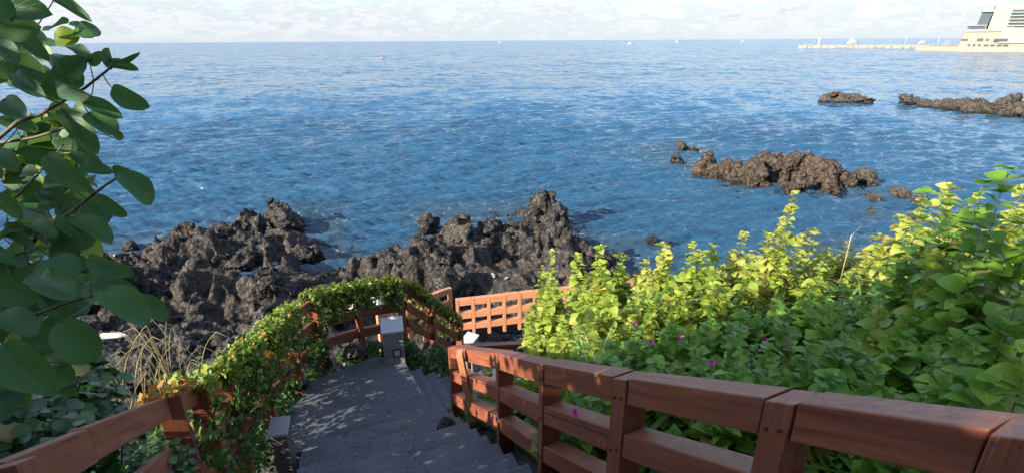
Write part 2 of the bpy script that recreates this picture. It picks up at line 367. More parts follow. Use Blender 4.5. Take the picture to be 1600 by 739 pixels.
def ground(X, Y, rough=True):
    X = np.atleast_1d(np.asarray(X, float)); Y = np.atleast_1d(np.asarray(Y, float)); Z = np.empty(len(X))
    for i in range(0, len(X), 20000):
        x, y = X[i:i+20000], Y[i:i+20000]
        R = np.sqrt((x[:, None]-CT[None, :, 0])**2+(y[:, None]-CT[None, :, 1])**2)
        Z[i:i+20000] = R@_W[:CN]+_W[CN]+_W[CN+1]*x+_W[CN+2]*y
    if rough:
        P = np.stack([X, Y, np.zeros_like(X)], 1)
        q = P + 0.7*np.stack([fbm(P*.9, 3, 5)-.5, fbm(P*.9, 3, 9)-.5, 0*X], 1)*2
        nr_ = smooth01(17, 12, Y)
        rk = ((ridged(q/2.9, 3, 3, .5)-.70)*4.0-.15)*(1-.55*nr_) + (worley(q/1.3, 12)[0]-.5)*1.2*(1-1.7*nr_) + (ridged(q/.6, 4, 8, .6)-.62)*.9*(1-.35*nr_) + (fbm(q/.22, 3, 21, .65)-.5)*.35
        lat = (X-MID.x)*LAT.x+(Y-MID.y)*LAT.y; s = (X-MID.x)*UP.x+(Y-MID.y)*UP.y
        left = smooth01(-1.4, -3.4, lat)*smooth01(-12, -4, lat*0+s-3)
        far = smooth01(8.5, 12.5, Y)
        m = np.clip(np.maximum(smooth01(-1.6, -4.0, lat)*smooth01(-1.0, 3.0, Y), far), 0, 1)
        hill = smooth01(2.0, 5.0, X)*smooth01(17, 11, Y); m = m*(1-.8*np.exp(-((X+.2)/2.2)**2-((Y-18.6)/2.6)**2))*(1-.7*np.exp(-((X+8.6)/2.6)**2-((Y-18.6)/2.6)**2)); m = m*(1-.85*hill)*(1-.6*smooth01(21.5, 25, Y))
        shallow = smooth01(-1.5, .3, Z)*.75+.25
        Z = Z + .9*np.exp(-((X-.3)/2.6)**2-((Y-20)/2.2)**2)
        Z = Z + m*shallow*rk + (1-m)*(fbm(P*3, 3, 4)-.5)*.16
    return Z
def gz(x, y): return float(ground([x], [y])[0])

# terrain sheet
gx = np.concatenate([np.linspace(-46, -20, 90), np.linspace(-19.9, 10, 400), np.linspace(10.2, 46, 90)])
gy = np.concatenate([np.linspace(-14, 2, 40), np.linspace(2.1, 31, 400), np.linspace(31.5, 46, 25)])
GX, GY = np.meshgrid(gx, gy); GZ = ground(GX.ravel(), GY.ravel())
nx, ny = len(gx), len(gy)
ii = (np.arange(ny-1)[:, None]*nx+np.arange(nx-1)[None, :]).ravel()
GF = np.stack([ii, ii+1, ii+nx+1, ii+nx], 1)
m_, t, p, _ = mat('lava shore and soil'); P = pos(t)
a = t.noise(P, .6, 5, .6); b = t.noise(P, 3.5, 8, .68); c = t.noise(P, 20, 4, .6)
col = t.mix(t.ramp(b, [(.44, 0), (.66, 1)]), (.020, .020, .023), (.215, .195, .175))
col = t.mix(t.ramp(a, [(.42, 0), (.66, .7)]), col, (.12, .09, .068))
sp_ = t.new('ShaderNodeSeparateXYZ', {0: P}); z = sp_.outputs[2]
soil = t.math('MULTIPLY', t.ramp(t.math('MULTIPLY', sp_.outputs[0], .1), [(.0, 0), (.25, 1)]), t.ramp(t.math('MULTIPLY', z, .1), [(.25, 0), (.40, 1)]))
col = t.mix(soil, col, (.045, .04, .025))
wetm = t.ramp(t.math('ADD', z, t.math('MULTIPLY', t.math('SUBTRACT', b, .5), 1.0)), [(0.1, 1), (.5, 0)])
col = t.mix(wetm, col, (.026, .021, .017))
v = t.new('ShaderNodeTexVoronoi', {'Vector': P, 'Scale': 5.0}).outputs['Distance']
h = t.math('ADD', t.math('ADD', b, t.math('MULTIPLY', v, .9)), t.math('MULTIPLY', c, .45))
col = t.mix(t.ramp(t.noise(P, 9, 5, .7), [(.42, .6), (.58, 0)]), col, (.022, .021, .024))
setp(t, p, Base_Color=col, Roughness=t.ramp(wetm, [(0, .9), (1, .3)]), Normal=t.bump(h, 1.0, .26), Specular_IOR_Level=.25)
o = link('shore_ground', npmesh('shore_ground', np.stack([GX.ravel(), GY.ravel(), GZ], 1), GF, True), m_)
tag(o, 'rugged black lava shore rising into the planted hillside', kind='structure')
# sea bed reaching to the horizon
o = link('sea_bed', npmesh('sea_bed', [(-60000, -2000, -3), (60000, -2000, -3), (60000, 70000, -3), (-60000, 70000, -3)], [(0, 1, 2, 3)]), M_ROCK)
tag(o, 'dark sea bed under the water', kind='structure')

# ------------------------------------------------------------------ sea
m_, t, p, _ = mat('sea water'); P = pos(t)
def mp(sc, rot): return t.new('ShaderNodeMapping', {'Vector': P, 'Scale': sc, 'Rotation': (0, 0, rad(rot))}).outputs[0]
def sl(sc, rot, det, amp, off):
    c_ = t.new('ShaderNodeTexNoise', {'Vector': mp(sc, rot), 'Scale': 1.0, 'Detail': det, 'Roughness': .6, 'Distortion': .25}).outputs['Color']
    v_ = t.new('ShaderNodeVectorMath', {0: c_, 1: (.5, .5, .5)}, operation='SUBTRACT').outputs[0]
    return t.new('ShaderNodeVectorMath', {0: v_, 1: (amp*.75, amp, 0)}, operation='MULTIPLY').outputs[0]
yy = t.new('ShaderNodeSeparateXYZ', {0: P}).outputs[1]
openf = t.math('ADD', t.math('MULTIPLY', t.ramp(t.math('MULTIPLY', yy, .004), [(.12, 0), (.7, 1)]), 1.0), .28)     # rougher water away from the shelter of the shore
def scl(v_): return t.new('ShaderNodeVectorMath', {0: v_, 3: openf}, operation='SCALE').outputs[0]
vs = [sl((2.8, 6.0, 1), -12, 2, .75, 0), sl((1.15, 2.9, 1), 10, 2, 1.15, 1), scl(sl((.45, .85, 1), -6, 4, 2.4, 2)), scl(sl((.18, .26, 1), 6, 3, 1.5, 3)), scl(sl((.05, .06, 1), 4, 3, .8, 3)), t.new('ShaderNodeNewGeometry').outputs['Normal']]
acc = vs[0]
for v_ in vs[1:]: acc = t.new('ShaderNodeVectorMath', {0: acc, 1: v_}, operation='ADD').outputs[0]
nrm = t.new('ShaderNodeVectorMath', {0: acc}, operation='NORMALIZE').outputs[0]
gust = t.noise(mp((.012, .035, 1), 5), 1.0, 3, .5)
colw = t.mix(t.ramp(gust, [(.35, 0), (.65, 1)]), (.022, .082, .165), (.030, .115, .225))
near = t.ramp(t.math('MULTIPLY', t.new('ShaderNodeSeparateXYZ', {0: P}).outputs[1], .01), [(.22, 1), (.80, 0)])
colw = t.mix(t.math('MULTIPLY', near, .65), colw, (.006, .028, .056))
# froth close to the shore and in thin streaks
fo = t.noise(mp((1.5, 2.4, 1), 10), 1.0, 8, .72, 1.1)
at_ = t.new('ShaderNodeAttribute', attribute_name='froth').outputs['Fac']
foam = t.math('MULTIPLY', t.ramp(fo, [(.59, 0), (.70, .7)]), at_)
colw = t.mix(t.math('MULTIPLY', at_, .6), colw, (.032, .044, .048))
colw = t.mix(foam, colw, (.75, .78, .80))
setp(t, p, Base_Color=colw, Roughness=t.ramp(foam, [(0, .13), (1, .8)]), IOR=1.33, Normal=nrm, Specular_IOR_Level=1.0)
th = np.radians(np.linspace(-78, 78, 1150))
dep = np.concatenate([np.linspace(42, 3, 1050), np.linspace(2.95, .35, 160)])
DD = EYE/np.tan(np.radians(dep)); DD = np.concatenate([DD, [2200, 3200, 5000, 9000, 18000, 40000]])
Dg, Tg = np.meshgrid(DD, th, indexing='ij')
SX = (Dg*np.sin(Tg)).ravel(); SY = (Dg*np.cos(Tg)).ravel()
dr = np.gradient(DD); cell = np.maximum(np.repeat(dr, len(th)), np.repeat(DD*(th[1]-th[0]), len(th)))
SZ = np.zeros(len(SX)); rg = np.random.default_rng(3)
warp = (fbm(np.stack([SX/9, SY/9, 0*SX], 1), 2, 40)-.5)*3
for lam in np.geomspace(.26, 3.4, 54):
    ang = rad(99) + rg.normal(0, .25); k = 2*math.pi/lam; ph = rg.uniform(0, 6.28)
    amp = .026*lam**.62
    wv = np.sin(k*(SX*math.cos(ang)+SY*math.sin(ang)+warp*min(1, lam/3)) + ph)
    SZ += amp*(wv+.25*(1-wv**2))*np.clip((lam/cell-1.8)/2.5, 0, 1)
SZ *= .35+.65*fbm(np.stack([SX/14, SY/14, 0*SX+2], 1), 2, 50)*1.5
froth = np.zeros(len(SX)); inb = (np.abs(SX) < 44) & (SY < 44) & (SY > 0)
gh = ground(SX[inb], SY[inb], False); froth[inb] = np.clip(1-np.abs(gh+.35)/.8, 0, 1)*.9
for (px_, py_, r) in [(470, 335, 1.3), (1040, 236, 3), (1010, 243, 2), (1330, 162, 3.0), (1085, 262, 2), (700, 335, 2.0), (480, 328, 1.4), (1150, 300, 1.5), (1340, 310, 2), (1290, 395, 1.5), (960, 390, 1.2), (1640, 165, 5), (1105, 278, 1.3), (1140, 285, 1.2), (1185, 292, 1.4), (1225, 300, 1.4), (1262, 306, 1.4), (1305, 308, 1.4), (1345, 300, 1.4), (1368, 346, .9), (1425, 182, 2.5), (1480, 188, 2.5), (1545, 194, 2.5), (980, 386, .7), (1018, 385, .7), (205, 390, 1.2), (870, 385, 1.0), (915, 395, .9), (828, 350, .9)]:
    c_ = on(px_, py_, 0); froth = np.maximum(froth, .8*np.exp(-(((SX-c_.x)/(r*1.6))**2+((SY-c_.y)/r)**2)))
nr, nt = len(DD), len(th)
jj = (np.arange(nr-1)[:, None]*nt+np.arange(nt-1)[None, :]).ravel()
me = npmesh('sea', np.stack([SX, SY, SZ], 1), np.stack([jj, jj+nt, jj+nt+1, jj+1], 1), True)
at2 = me.attributes.new('froth', 'FLOAT', 'POINT'); at2.data.foreach_set('value', froth.astype(np.float32))
tag(link('sea', me, m_), 'wind rippled blue sea reaching to the horizon', kind='structure')

# ------------------------------------------------------------------ lava outcrops
ICO = {}
def ico(sub):
    if sub not in ICO:
        bm = bmesh.new(); bmesh.ops.create_icosphere(bm, subdivisions=sub, radius=1)
        ICO[sub] = (np.array([v.co[:] for v in bm.verts]), np.array([[v.index for v in f.verts] for f in bm.faces])); bm.free()
    return ICO[sub]
def remesh(V, F, voxel):
    me = npmesh('tmp', V, F); ob = bpy.data.objects.new('tmp', me); COL.objects.link(ob)
    m = ob.modifiers.new('r', 'REMESH'); m.mode = 'VOXEL'; m.voxel_size = voxel
    dg = bpy.context.evaluated_depsgraph_get(); ev = ob.evaluated_get(dg); m2 = ev.to_mesh()
    n = len(m2.vertices); co = np.empty(n*3, np.float32); m2.vertices.foreach_get('co', co); no = np.empty(n*3, np.float32); m2.vertex_normals.foreach_get('vector', no)
    fc = np.empty(len(m2.loops), np.int32); m2.loops.foreach_get('vertex_index', fc)
    ev.to_mesh_clear(); bpy.data.objects.remove(ob); bpy.data.meshes.remove(me)
    return co.reshape(-1, 3).astype(float), no.reshape(-1, 3).astype(float), fc.reshape(-1, 4)
def rock_mesh(name, blobs, voxel, amp, seed, scale=1.0, origin=(0, 0, 0), soft=0):
    Vs, Fs, b = [], [], 0; rr = np.random.default_rng(seed)
    for (c, r) in blobs:
        V, F = ico(3); V = V*np.array(r)
        A = rr.normal(0, .25, 3); R = np.array(Matrix.Rotation(A[0], 3, 'X') @ Matrix.Rotation(A[1], 3, 'Y') @ Matrix.Rotation(A[2]*3, 3, 'Z'))
        if r[2] > max(r[0], r[1])*1.2: R = np.array(Matrix.Rotation(A[0]*.5, 3, 'X') @ Matrix.Rotation(A[1]*.5, 3, 'Y'))
        V = V@R.T + np.array(c); Vs.append(V); Fs.append(F+b); b += len(V)
    V, N, F = remesh(np.concatenate(Vs), np.concatenate(Fs), voxel)
    q = V/scale; q = q + .55*np.stack([fbm(q*.8, 3, seed+5)-.5, fbm(q*.8, 3, seed+6)-.5, fbm(q*.8, 3, seed+7)-.5], 1)*2
    f1, f2 = worley(q/1.15, seed); g1, g2 = worley(q/.45, seed+9)
    d = (ridged(q/1.9, 3, seed+1, .5)-.66)*3.0*(1-.4*soft) + (f1-.5)*1.3*(1-.4*soft) + (g1-.5)*.50*(1-soft*.5) + (ridged(q/.5, 4, seed+2, .6)-.62)*.55*(1-soft*.5)
    V = V + N*(amp*(d-.16))[:, None]
    hf = (np.stack([fbm(V/scale/.34, 3, seed+31, .65), fbm(V/scale/.34, 3, seed+32, .65), fbm(V/scale/.34, 3, seed+33, .65)], 1)-.5)*amp*.75
    lab = np.arange(len(V))
    for _ in range(400):
        mn = lab[F].min(1); new = lab.copy()
        for c_ in range(4): np.minimum.at(new, F[:, c_], mn)
        new = new[new]
        if (new == lab).all(): break
        lab = new
    big = np.bincount(lab).argmax(); F = F[lab[F[:, 0]] == big]; used = np.unique(F); mp_ = np.zeros(len(V), int); mp_[used] = np.arange(len(used)); F = mp_[F]; V = V[used]; hf = hf[used]
    V = V + hf - np.array(origin)
    return npmesh(name, V, F, True)
def outcrop(label, spec, voxel=.07, amp=.6, seed=1, m=None, cat='lava outcrop', group=None, name='lava_outcrop', th=1.0, soft=0, skirt=True):
    blobs = []
    for (px_, py_, d, rx, rz) in spec:
        c = at(px_, py_, d); r1 = rx/FOC*d*.86; r2 = rz/FOC*d*.84
        blobs.append((tuple(c), (r1, max(r1*.85, .5*r2)*th, r2)))
        if skirt:
            bz = min(float(ground([c.x], [c.y], False)[0]), c.z-.2) if d < 33 else -.5
            zl = max(bz-.5, -1.0)
            if c.z-r2*.5 > zl+.3: blobs.append(((c.x, c.y+.1, (c.z+zl)/2), (r1*.92, max(r1*.9, .5*r2)*th, (c.z-zl)/2*1.15)))
    zb = min(c[2]-r[2] for c, r in blobs); org = (blobs[0][0][0], blobs[0][0][1], zb)
    o = link(name, rock_mesh(name, blobs, voxel, amp, seed, origin=org, soft=soft), m or M_ROCK, loc=org)
    return tag(o, label, cat, group)
outcrop('long black lava outcrop jutting into the sea on the left, spire at its tip',
        [(428,342,28.6,34,26),(428,320,28.8,13,16),(395,358,28,46,24),(358,378,27,42,26),(452,350,28,18,24),(410,375,27,40,22)], seed=3)
outcrop('upright horned lava pillar standing beside the long left outcrop', [(300,368,25.3,20,26),(312,395,25,28,30),(297,392,25.2,22,28)], seed=11)
outcrop('rounded lava block with a pale sunlit nose and dark hollow beneath it', [(352,402,24,34,20),(376,412,23.6,22,14),(335,395,24.5,22,20)], seed=19, soft=.5)
outcrop('wedge shaped lava ridge with a broad sunlit face above the tide pool', [(448,418,24,34,16),(470,404,24.2,20,18),(492,402,24.6,13,17),(425,425,23.4,26,9)], seed=23, soft=.5)
outcrop('leaning lava boulder with a dark right side below the horned pillar', [(302,448,20.6,24,20),(318,438,20.8,20,17)], seed=29, voxel=.08, soft=.4)
outcrop('low crumbly lava crags at the left water edge behind the tree leaves', [(228,418,23,34,16),(200,408,24,26,11),(258,432,22,28,17),(170,420,23.5,25,8)], seed=31)
outcrop('tall sunlit lava outcrop just beyond the ivy covered fence', [(405,492,14.6,26,28),(388,530,13.6,30,26),(425,478,15.2,18,14)], voxel=.06, amp=.36, seed=37, soft=.3)
outcrop('low lava hump beyond the dry grass tuft', [(335,575,11.0,30,20),(300,555,12,24,14)], voxel=.06, amp=.32, seed=38, soft=.3)
outcrop('dark lava slab under the lowest tree leaves', [(205,590,10.5,46,30),(235,560,11.4,30,20)], voxel=.06, amp=.32, seed=39, soft=.3)
outcrop('small lava boulder between the ivy fence and the tide channel', [(480,440,19,18,12),(500,448,18.5,16,10)], voxel=.07, amp=.35, seed=41)
outcrop('dark lava knob at the near end of the tide channel', [(572,412,22.5,22,12),(545,424,22,20,10)], seed=43, voxel=.08, amp=.4)
outcrop('broad jagged lava mass in the middle of the shore', [(655,412,22.5,36,24),(620,420,22,28,17),(690,405,22.6,26,26),(668,445,19.5,38,22),(640,385,24.5,18,10)], seed=47)
outcrop('square topped lava tower left of the dark basin', [(712,352,26.3,22,24),(722,378,25.6,24,24),(738,340,26.6,8,9)], seed=53, amp=.45)
outcrop('knobbly lava stub at the sea edge left of the square topped tower', [(662,334,29.3,12,9),(668,350,27.8,13,13),(680,345,28.4,9,7)], seed=59, amp=.4)
outcrop('low flat lava shelf closing the back of the dark basin', [(768,360,27,22,12),(790,366,26.8,14,10),(748,385,25,20,18)], seed=61, amp=.4)
outcrop('tallest castle like lava tower at the tip of the shore', [(846,322,28.8,20,20),(866,340,28.6,19,22),(862,311,28.8,9,11),(832,315,29,8,12),(872,358,28,16,20)], seed=67, amp=.42)
outcrop('brown lava buttress on the right of the dark basin', [(816,398,24.6,22,26),(838,392,24.5,24,24),(845,428,22,24,26)], seed=71, amp=.42)
outcrop('brown lava crag by the water behind the yellow shrubs', [(884,388,25.3,24,24),(905,398,25,14,24),(868,380,26,18,16),(885,425,23,24,20)], seed=73, amp=.42)
outcrop('jagged lava rib in shade between the square tower and the brown buttress', [(705,440,19.5,26,22),(735,420,21.5,20,24)], seed=79, amp=.45)
# boulders near the ivy fence and behind the landing
for i, (lab, spec) in enumerate([
    ('black retaining boulder behind the landing next to the lamp pillar', [(548,552,7.25,28,12)]),
    ('black retaining boulder at the left rear corner of the landing', [(510,566,7.0,24,13)]),
    ('black retaining boulder under the ivy at the left edge of the landing', [(470,598,6.35,18,14)]),
    ('dark rough boulder beside the foot of the end post of the near fence', [(694,668,5.2,16,13)])]):
    outcrop(lab, spec, voxel=.02, amp=.12, seed=90+i, skirt=False, cat='boulder', name='lava_boulder')
rb = random.Random(77); BB = [rock_mesh('lava_boulder', [((0,0,0),(1,.85,.75)),((.5,.25,.15),(.65,.6,.55)),((-.4,.1,-.1),(.6,.7,.5))], .075, .42, 700+i, scale=.9, soft=.35) for i in range(7)]
bc = 0
for (px_, py_, z0, s) in [(150,600,3.2,.55),(190,570,3.0,.7),(240,560,3.0,.6),(215,530,2.6,.6),(165,545,2.6,.6),(275,530,2.8,.65),(250,500,2.2,.6),(310,515,2.6,.6),(345,505,2.5,.5),(290,565,3.2,.5),(330,560,3.2,.5),(370,580,3.6,.42),(350,540,3.0,.45),(205,620,3.6,.5),(165,640,3.8,.45),
        (140,570,2.8,.6),(225,595,3.4,.5),(270,590,3.5,.42),(310,595,3.8,.4),(440,470,2.6,.5),(465,455,2.2,.5),(500,462,2.4,.45),(530,455,2.2,.5),(420,450,1.8,.5),(560,440,1.8,.5),(600,445,1.8,.5),(640,455,1.8,.5),(255,630,4.0,.4),(235,470,1.8,.6),(280,485,2.0,.6),(205,490,1.9,.6),(180,510,2.2,.55),(150,520,2.3,.5),(130,545,2.5,.5),(110,500,2,.6),(130,470,1.6,.5),(100,460,1.5,.5),(60,480,1.8,.6)]:
    q = on(px_, py_, z0); zz_ = gz(q.x, q.y); me = BB[bc % 7]; o = link('lava_boulder', me, M_ROCK, loc=(q.x, q.y, max(zz_, z0-.9)+s*.18)); bc += 1
    o.scale = (s*rb.uniform(.9, 1.4), s*rb.uniform(.8, 1.1), s*rb.uniform(.7, 1.05)); o.rotation_euler = (rb.uniform(-.3, .3), rb.uniform(-.3, .3), rb.uniform(0, 6.28))
    tag(o, 'big pitted grey lava boulder heaped on the slope between the fence and the outcrops', 'boulder', 'big lava boulders heaped below the left fence')
# sea rocks
def sea_rock(label, spec, seed, m=M_REEF, amp=.35, voxel=.09, group=None, soft=.3): return outcrop(label, spec, voxel, amp, seed, m, 'sea rock', group, 'sea_rock', soft=soft, th=.9)
sea_rock('long brown rock reef standing in the sea on the right, largest of the reefs',
   [(1140,264,38.2,14,15),(1160,272,37.4,20,14),(1182,274,36.6,30,20),(1200,256,37.6,22,14),(1232,266,36.8,32,24),(1244,290,35.3,24,14),(1262,258,37.2,24,14),(1285,274,36,32,22),(1302,292,35,22,12),(1322,286,35.4,22,17)], 101, amp=.5)
sea_rock('rounded brown rock at the left end of the large reef', [(1103,262,39.4,20,14),(1118,266,39,12,9)], 103, amp=.4)
sea_rock('smooth grey rock at the right end of the large reef', [(1350,279,36.6,18,12),(1366,290,36,12,6)], 107, M_REEFG, amp=.25)
sea_rock('small black rock with white water beyond the large reef', [(1069,231,48.5,13,7),(1088,234,48,12,4)], 109, M_ROCK, .3)
sea_rock('low rock awash left of the large reef', [(1058,247,43.5,11,4)], 113, M_ROCK, .3)
sea_rock('reddish rock peeping out behind the left end of the large reef', [(1108,243,44,9,6)], 127, M_REEF, .3)
sea_rock('small round rock behind the middle of the large reef', [(1156,257,41,8,5)], 131, M_REEF, .25)
sea_rock('brown rock off the right tail of the large reef', [(1352,312,33.4,14,9),(1368,318,33,8,7)], 137, M_REEF, .28)
sea_rock('rounded rock nearest the shore off the tail of the large reef', [(1367,335,31,12,10),(1360,330,31.2,8,6)], 139, M_REEF, .25)
sea_rock('flat reddish rock awash beside the tall broad leaved shrubs', [(1410,308,33.6,22,7),(1438,316,32.6,18,5)], 149, M_REEF, .28)
sea_rock('pale rock at the waterline half hidden by the broad leaves', [(1418,345,29.8,14,8)], 151, M_REEFG, .22)
for k, (lab, px_, py_, rx, rz) in enumerate([('left one of the small black rocks off the shore', 978, 379, 10, 7), ('middle one of the small black rocks off the shore', 1016, 377, 9, 7),
     ('farthest and spikiest of the small black rocks off the shore', 1031, 358, 10, 7), ('low black rock right of the small rock cluster', 1046, 380, 8, 5),
     ('dark rock sticking up behind the yellow shrubs', 1144, 404, 10, 11), ('small dark rock awash left of the long outcrop', 205, 383, 13, 5), ('dark flat rock in the shallows behind the shrub tops', 1000, 432, 16, 8)]):
    sea_rock(lab, [(px_, py_, (10-.1)/(SP+CP*(py_+rz*.6-369.5)/FOC), rx, rz)], 160+k, M_ROCK, .22, .06, None, 0)
sea_rock('long thin rock ridge far out between the reef and the breakwater', [(1296,152,86,17,2),(1318,153,85.5,20,3),(1340,156,85,20,2.5),(1358,160,84,13,1.5)], 181, M_REEFG, .3, .13)
sea_rock('wide grey brown headland of rock at the right edge of the sea', [(1425,165,83,22,6),(1455,168,80,26,6),(1490,172,77,34,7),(1535,176,73,38,10),(1585,178,70,34,13),(1640,184,67,45,15),(1588,160,71,12,8),(1412,160,84,9,6)], 187, M_REEFG, .6, .13)
# loose boulders strewn over the shore
BM = [rock_mesh('lava_rock', [((0,0,0),(1,.85,.7)),((.5,.2,.1),(.6,.6,.5))], .09, .42, 300+i, scale=.8) for i in range(8)]
rr = random.Random(5); cnt = 0
first = [('greyish', 'grey'), ('brownish', 'brown')]
spots = []
while cnt < 110:
    px_, py_ = rr.uniform(120, 900), rr.uniform(400, 640)
    if py_ > 640-.33*(px_-120) and px_ < 640: continue
    z0 = 1.5; q = on(px_, py_, 2.0)
    if q.y < 9.5 and q.x > -3.2: continue
    zz_ = gz(q.x, q.y)
    if zz_ < .1 or q.length > 60: continue
    s = rr.choice([.10, .14, .2, .26, .34])*(1.0 if q.y > 12 else .75)
    if q.y > 18: s *= 1.25
    me = BM[cnt % 8].copy() if False else BM[cnt % 8]
    o = link('lava_rock', me, M_ROCK, loc=(q.x, q.y, zz_+s*.12)); o.scale = (s*rr.uniform(.8, 1.3), s*rr.uniform(.8, 1.2), s*rr.uniform(.6, 1.1)); o.rotation_euler = (rr.uniform(-.4, .4), rr.uniform(-.4, .4), rr.uniform(0, 6.28))
    tag(o, 'loose lump of black lava lying among others on the shore below the fence', 'rock', 'loose lava lumps strewn over the shore'); cnt += 1

# ------------------------------------------------------------------ stairs and landings
def xy(s, l, z): v = MID + UP*s + LAT*l; return Vector((v.x, v.y, z))
mb = MB()
for k in range(0, 24):
    z = 5.6 + RISE*(k+1); s0 = TREAD*k; l0, l1 = -.70, .90
    mb.prism8([xy(s0, l0, z-.5), xy(s0, l1, z-.5), xy(s0+TREAD+.02, l1, z-.5), xy(s0+TREAD+.02, l0, z-.5)][::-1],
              [xy(s0-.012, l0, z), xy(s0-.012, l1, z), xy(s0+TREAD+.02, l1, z-.002), xy(s0+TREAD+.02, l0, z-.002)][::-1])
tag(mb.build('stairs', M_STONE, bevel=.008), 'grey pitted basalt stairs coming down from the viewer', kind='structure')
A_, B_ = Vector((-1.0, 5.21)), Vector((-1.58, 6.34))
mb = MB(); pl = [(-2.68, 4.54), (-.98, 5.23), (-1.60, 6.42), (-2.05, 6.55), (-2.75, 6.0), (-2.95, 5.2)]
mb.poly([(x, y, 5.1) for x, y in pl], [(x, y, 5.6) for x, y in pl])
tag(mb.build('landing', M_STONE, bevel=.008), 'grey basalt paved landing where the stairs turn right', kind='structure')
mb = MB(); NS = 13; inner = [Vector((-1.0, 5.21)), Vector((-.10, 5.72)), Vector((.5, 6.6)), Vector((.95, 8.6))]; outer = [Vector((-1.58, 6.34)), Vector((-.78, 6.95)), Vector((-.62, 7.9)), Vector((-.95, 8.9))]
def along(pts, t):
    t *= len(pts)-1; i = min(int(t), len(pts)-2); return pts[i].lerp(pts[i+1], t-i)
for k in range(NS):
    z = 5.6-.17*(k+1); a, b = k/NS, (k+1)/NS
    I0, O0, I1, O1 = along(inner, a), along(outer, a), along(inner, b), along(outer, b)
    e0 = (O0-I0)*-.02
    q = [I0-(I1-I0)*.1, I1, O1, O0-(O1-O0)*.1]
    mb.prism8([(v.x, v.y, z-.5) for v in q], [(v.x, v.y, z) for v in q])
tag(mb.build('lower_stairs', M_STONE, bevel=.008), 'lower flight of basalt steps going down from the landing', kind='structure')
mb = MB(); pl = [(-1.3, 8.85), (1.0, 8.55), (3.6, 8.9), (3.6, 10.0), (-1.3, 9.9)]
mb.poly([(x, y, 2.9) for x, y in pl], [(x, y, 3.385) for x, y in pl])
tag(mb.build('lower_landing', M_STONE, bevel=.008), 'lower paved landing behind the far fence', kind='structure')

# ------------------------------------------------------------------ timber fences
def oriented_box(a, b, up_h, depth, nrm_, t0=0.0):
    """beam from a to b (top front edge), height up_h downwards, depth along nrm_ away from the front"""
    a, b = Vector(a), Vector(b); dn = Vector((0, 0, -up_h)); dp = Vector(nrm_)*depth
    return [a+dn, b+dn, b+dn+dp, a+dn+dp], [a, b, b+dp, a+dp]
def uvbox(o):
    me = o.data; uvl = me.uv_layers.new(name='UVMap'); off = random.uniform(0, 40)
    ds = Vector((0, 0, 0)); co = [v.co for v in me.vertices]
    e = max(me.edges, key=lambda e: (co[e.vertices[0]]-co[e.vertices[1]]).length); ax = (co[e.vertices[0]]-co[e.vertices[1]]).normalized()
    sd_ = ax.cross(Vector((0, 0, 1))); sd_ = sd_.normalized() if sd_.length > .1 else Vector((1, 0, 0)); tt = ax.cross(sd_)
    for lp in me.loops:
        c = co[lp.vertex_index]; uvl.data[lp.index].uv = (c.dot(ax)+off, c.dot(sd_)+c.dot(tt)+off*.3)
def fence(label, nodes, side, posts, mat_, group, beams=((0, .155), (.33, .15), (.66, .15)), pw=.06, depth=.13, bdepth=None, ph=1.25, gap=.006, bolts=(), jitter=.012):
    """nodes: top front corner points; posts: width of the post at each node (0 = none); side: +1 if the back is right of travel"""
    root = empty('timber_fence', tuple(nodes[0]-Vector((0, 0, ph))), label, 'fence', group); R = random.Random(len(nodes)*7)
    N = len(nodes)
    for i in range(N):
        d = (nodes[min(i+1, N-1)]-nodes[max(i-1, 0)]); d.z = 0; d.normalize(); n = Vector((d.y, -d.x, 0))*side; wd = posts[i]
        if wd:
            a = nodes[i]-d*wd/2; b = nodes[i]+d*wd/2; mb = MB()
            slope = (nodes[min(i+1, N-1)].z-nodes[max(i-1, 0)].z)/max(1e-6, (Vector((nodes[min(i+1, N-1)]-nodes[max(i-1, 0)])[:2]).length))
            jz = -.006
            a = a + Vector((0, 0, -slope*wd/2+jz)) - n*.004; b = b+Vector((0, 0, slope*wd/2+jz)) - n*.004
            mb.prism8(*oriented_box(a, b, ph, depth+.012, n))
            po = mb.build('post', mat_, root, bevel=.004); uvbox(po)
            if i in bolts:
                for (zz_, off) in ((.10, .3), (.13, -.3), (.42, .3), (.46, -.28), (.75, .3), (.78, -.3)):
                    m3 = MB(); c = nodes[i]+d*wd*off*.8+Vector((0, 0, -zz_))-n*.006; m3.tube([c, c-n*.007], .0075, .006, 8); m3.build('bolt', M_NAIL, po)
    for i in range(N-1):
        a, b = nodes[i], nodes[i+1]; d = (b-a).normalized(); dh = Vector((d.x, d.y, 0)).normalized(); n = Vector((dh.y, -dh.x, 0))*side
        for (dz, h) in beams:
            g0 = posts[i]/2+gap if posts[i] else 0; g1 = posts[i+1]/2+gap if posts[i+1] else 0
            L = Vector((b-a)[:2]).length; aa = a+(b-a)*(g0/L); bb = b-(b-a)*(g1/L)
            j = Vector((0, 0, R.uniform(-jitter, jitter)*.5))
            mb = MB(); mb.prism8(*oriented_box(aa+Vector((0, 0, -dz))+j+n*R.uniform(0, .004), bb+Vector((0, 0, -dz))+j+n*R.uniform(0, .004), h, bdepth or depth, n))
            uvbox(mb.build('rail', mat_, root, bevel=.006))
    return root
right_nodes = [at(700,541,6.0), at(775,551,4.25), at(845,568,3.3), at(968,591,2.5), at(1218,628,1.66), at(1600,686,1.09), at(2050,755,.82)]
mid01 = right_nodes[0].lerp(right_nodes[1], .42)
RN = [right_nodes[0], mid01] + right_nodes[1:]
fence('red brown timber fence with three heavy rails along the right of the stairs', RN, -1, [.07, 0, .062, .058, .105, .10, .10, 0], M_WOOD, 'timber fences along the stairs', bolts=(3, 4, 5), ph=1.28)
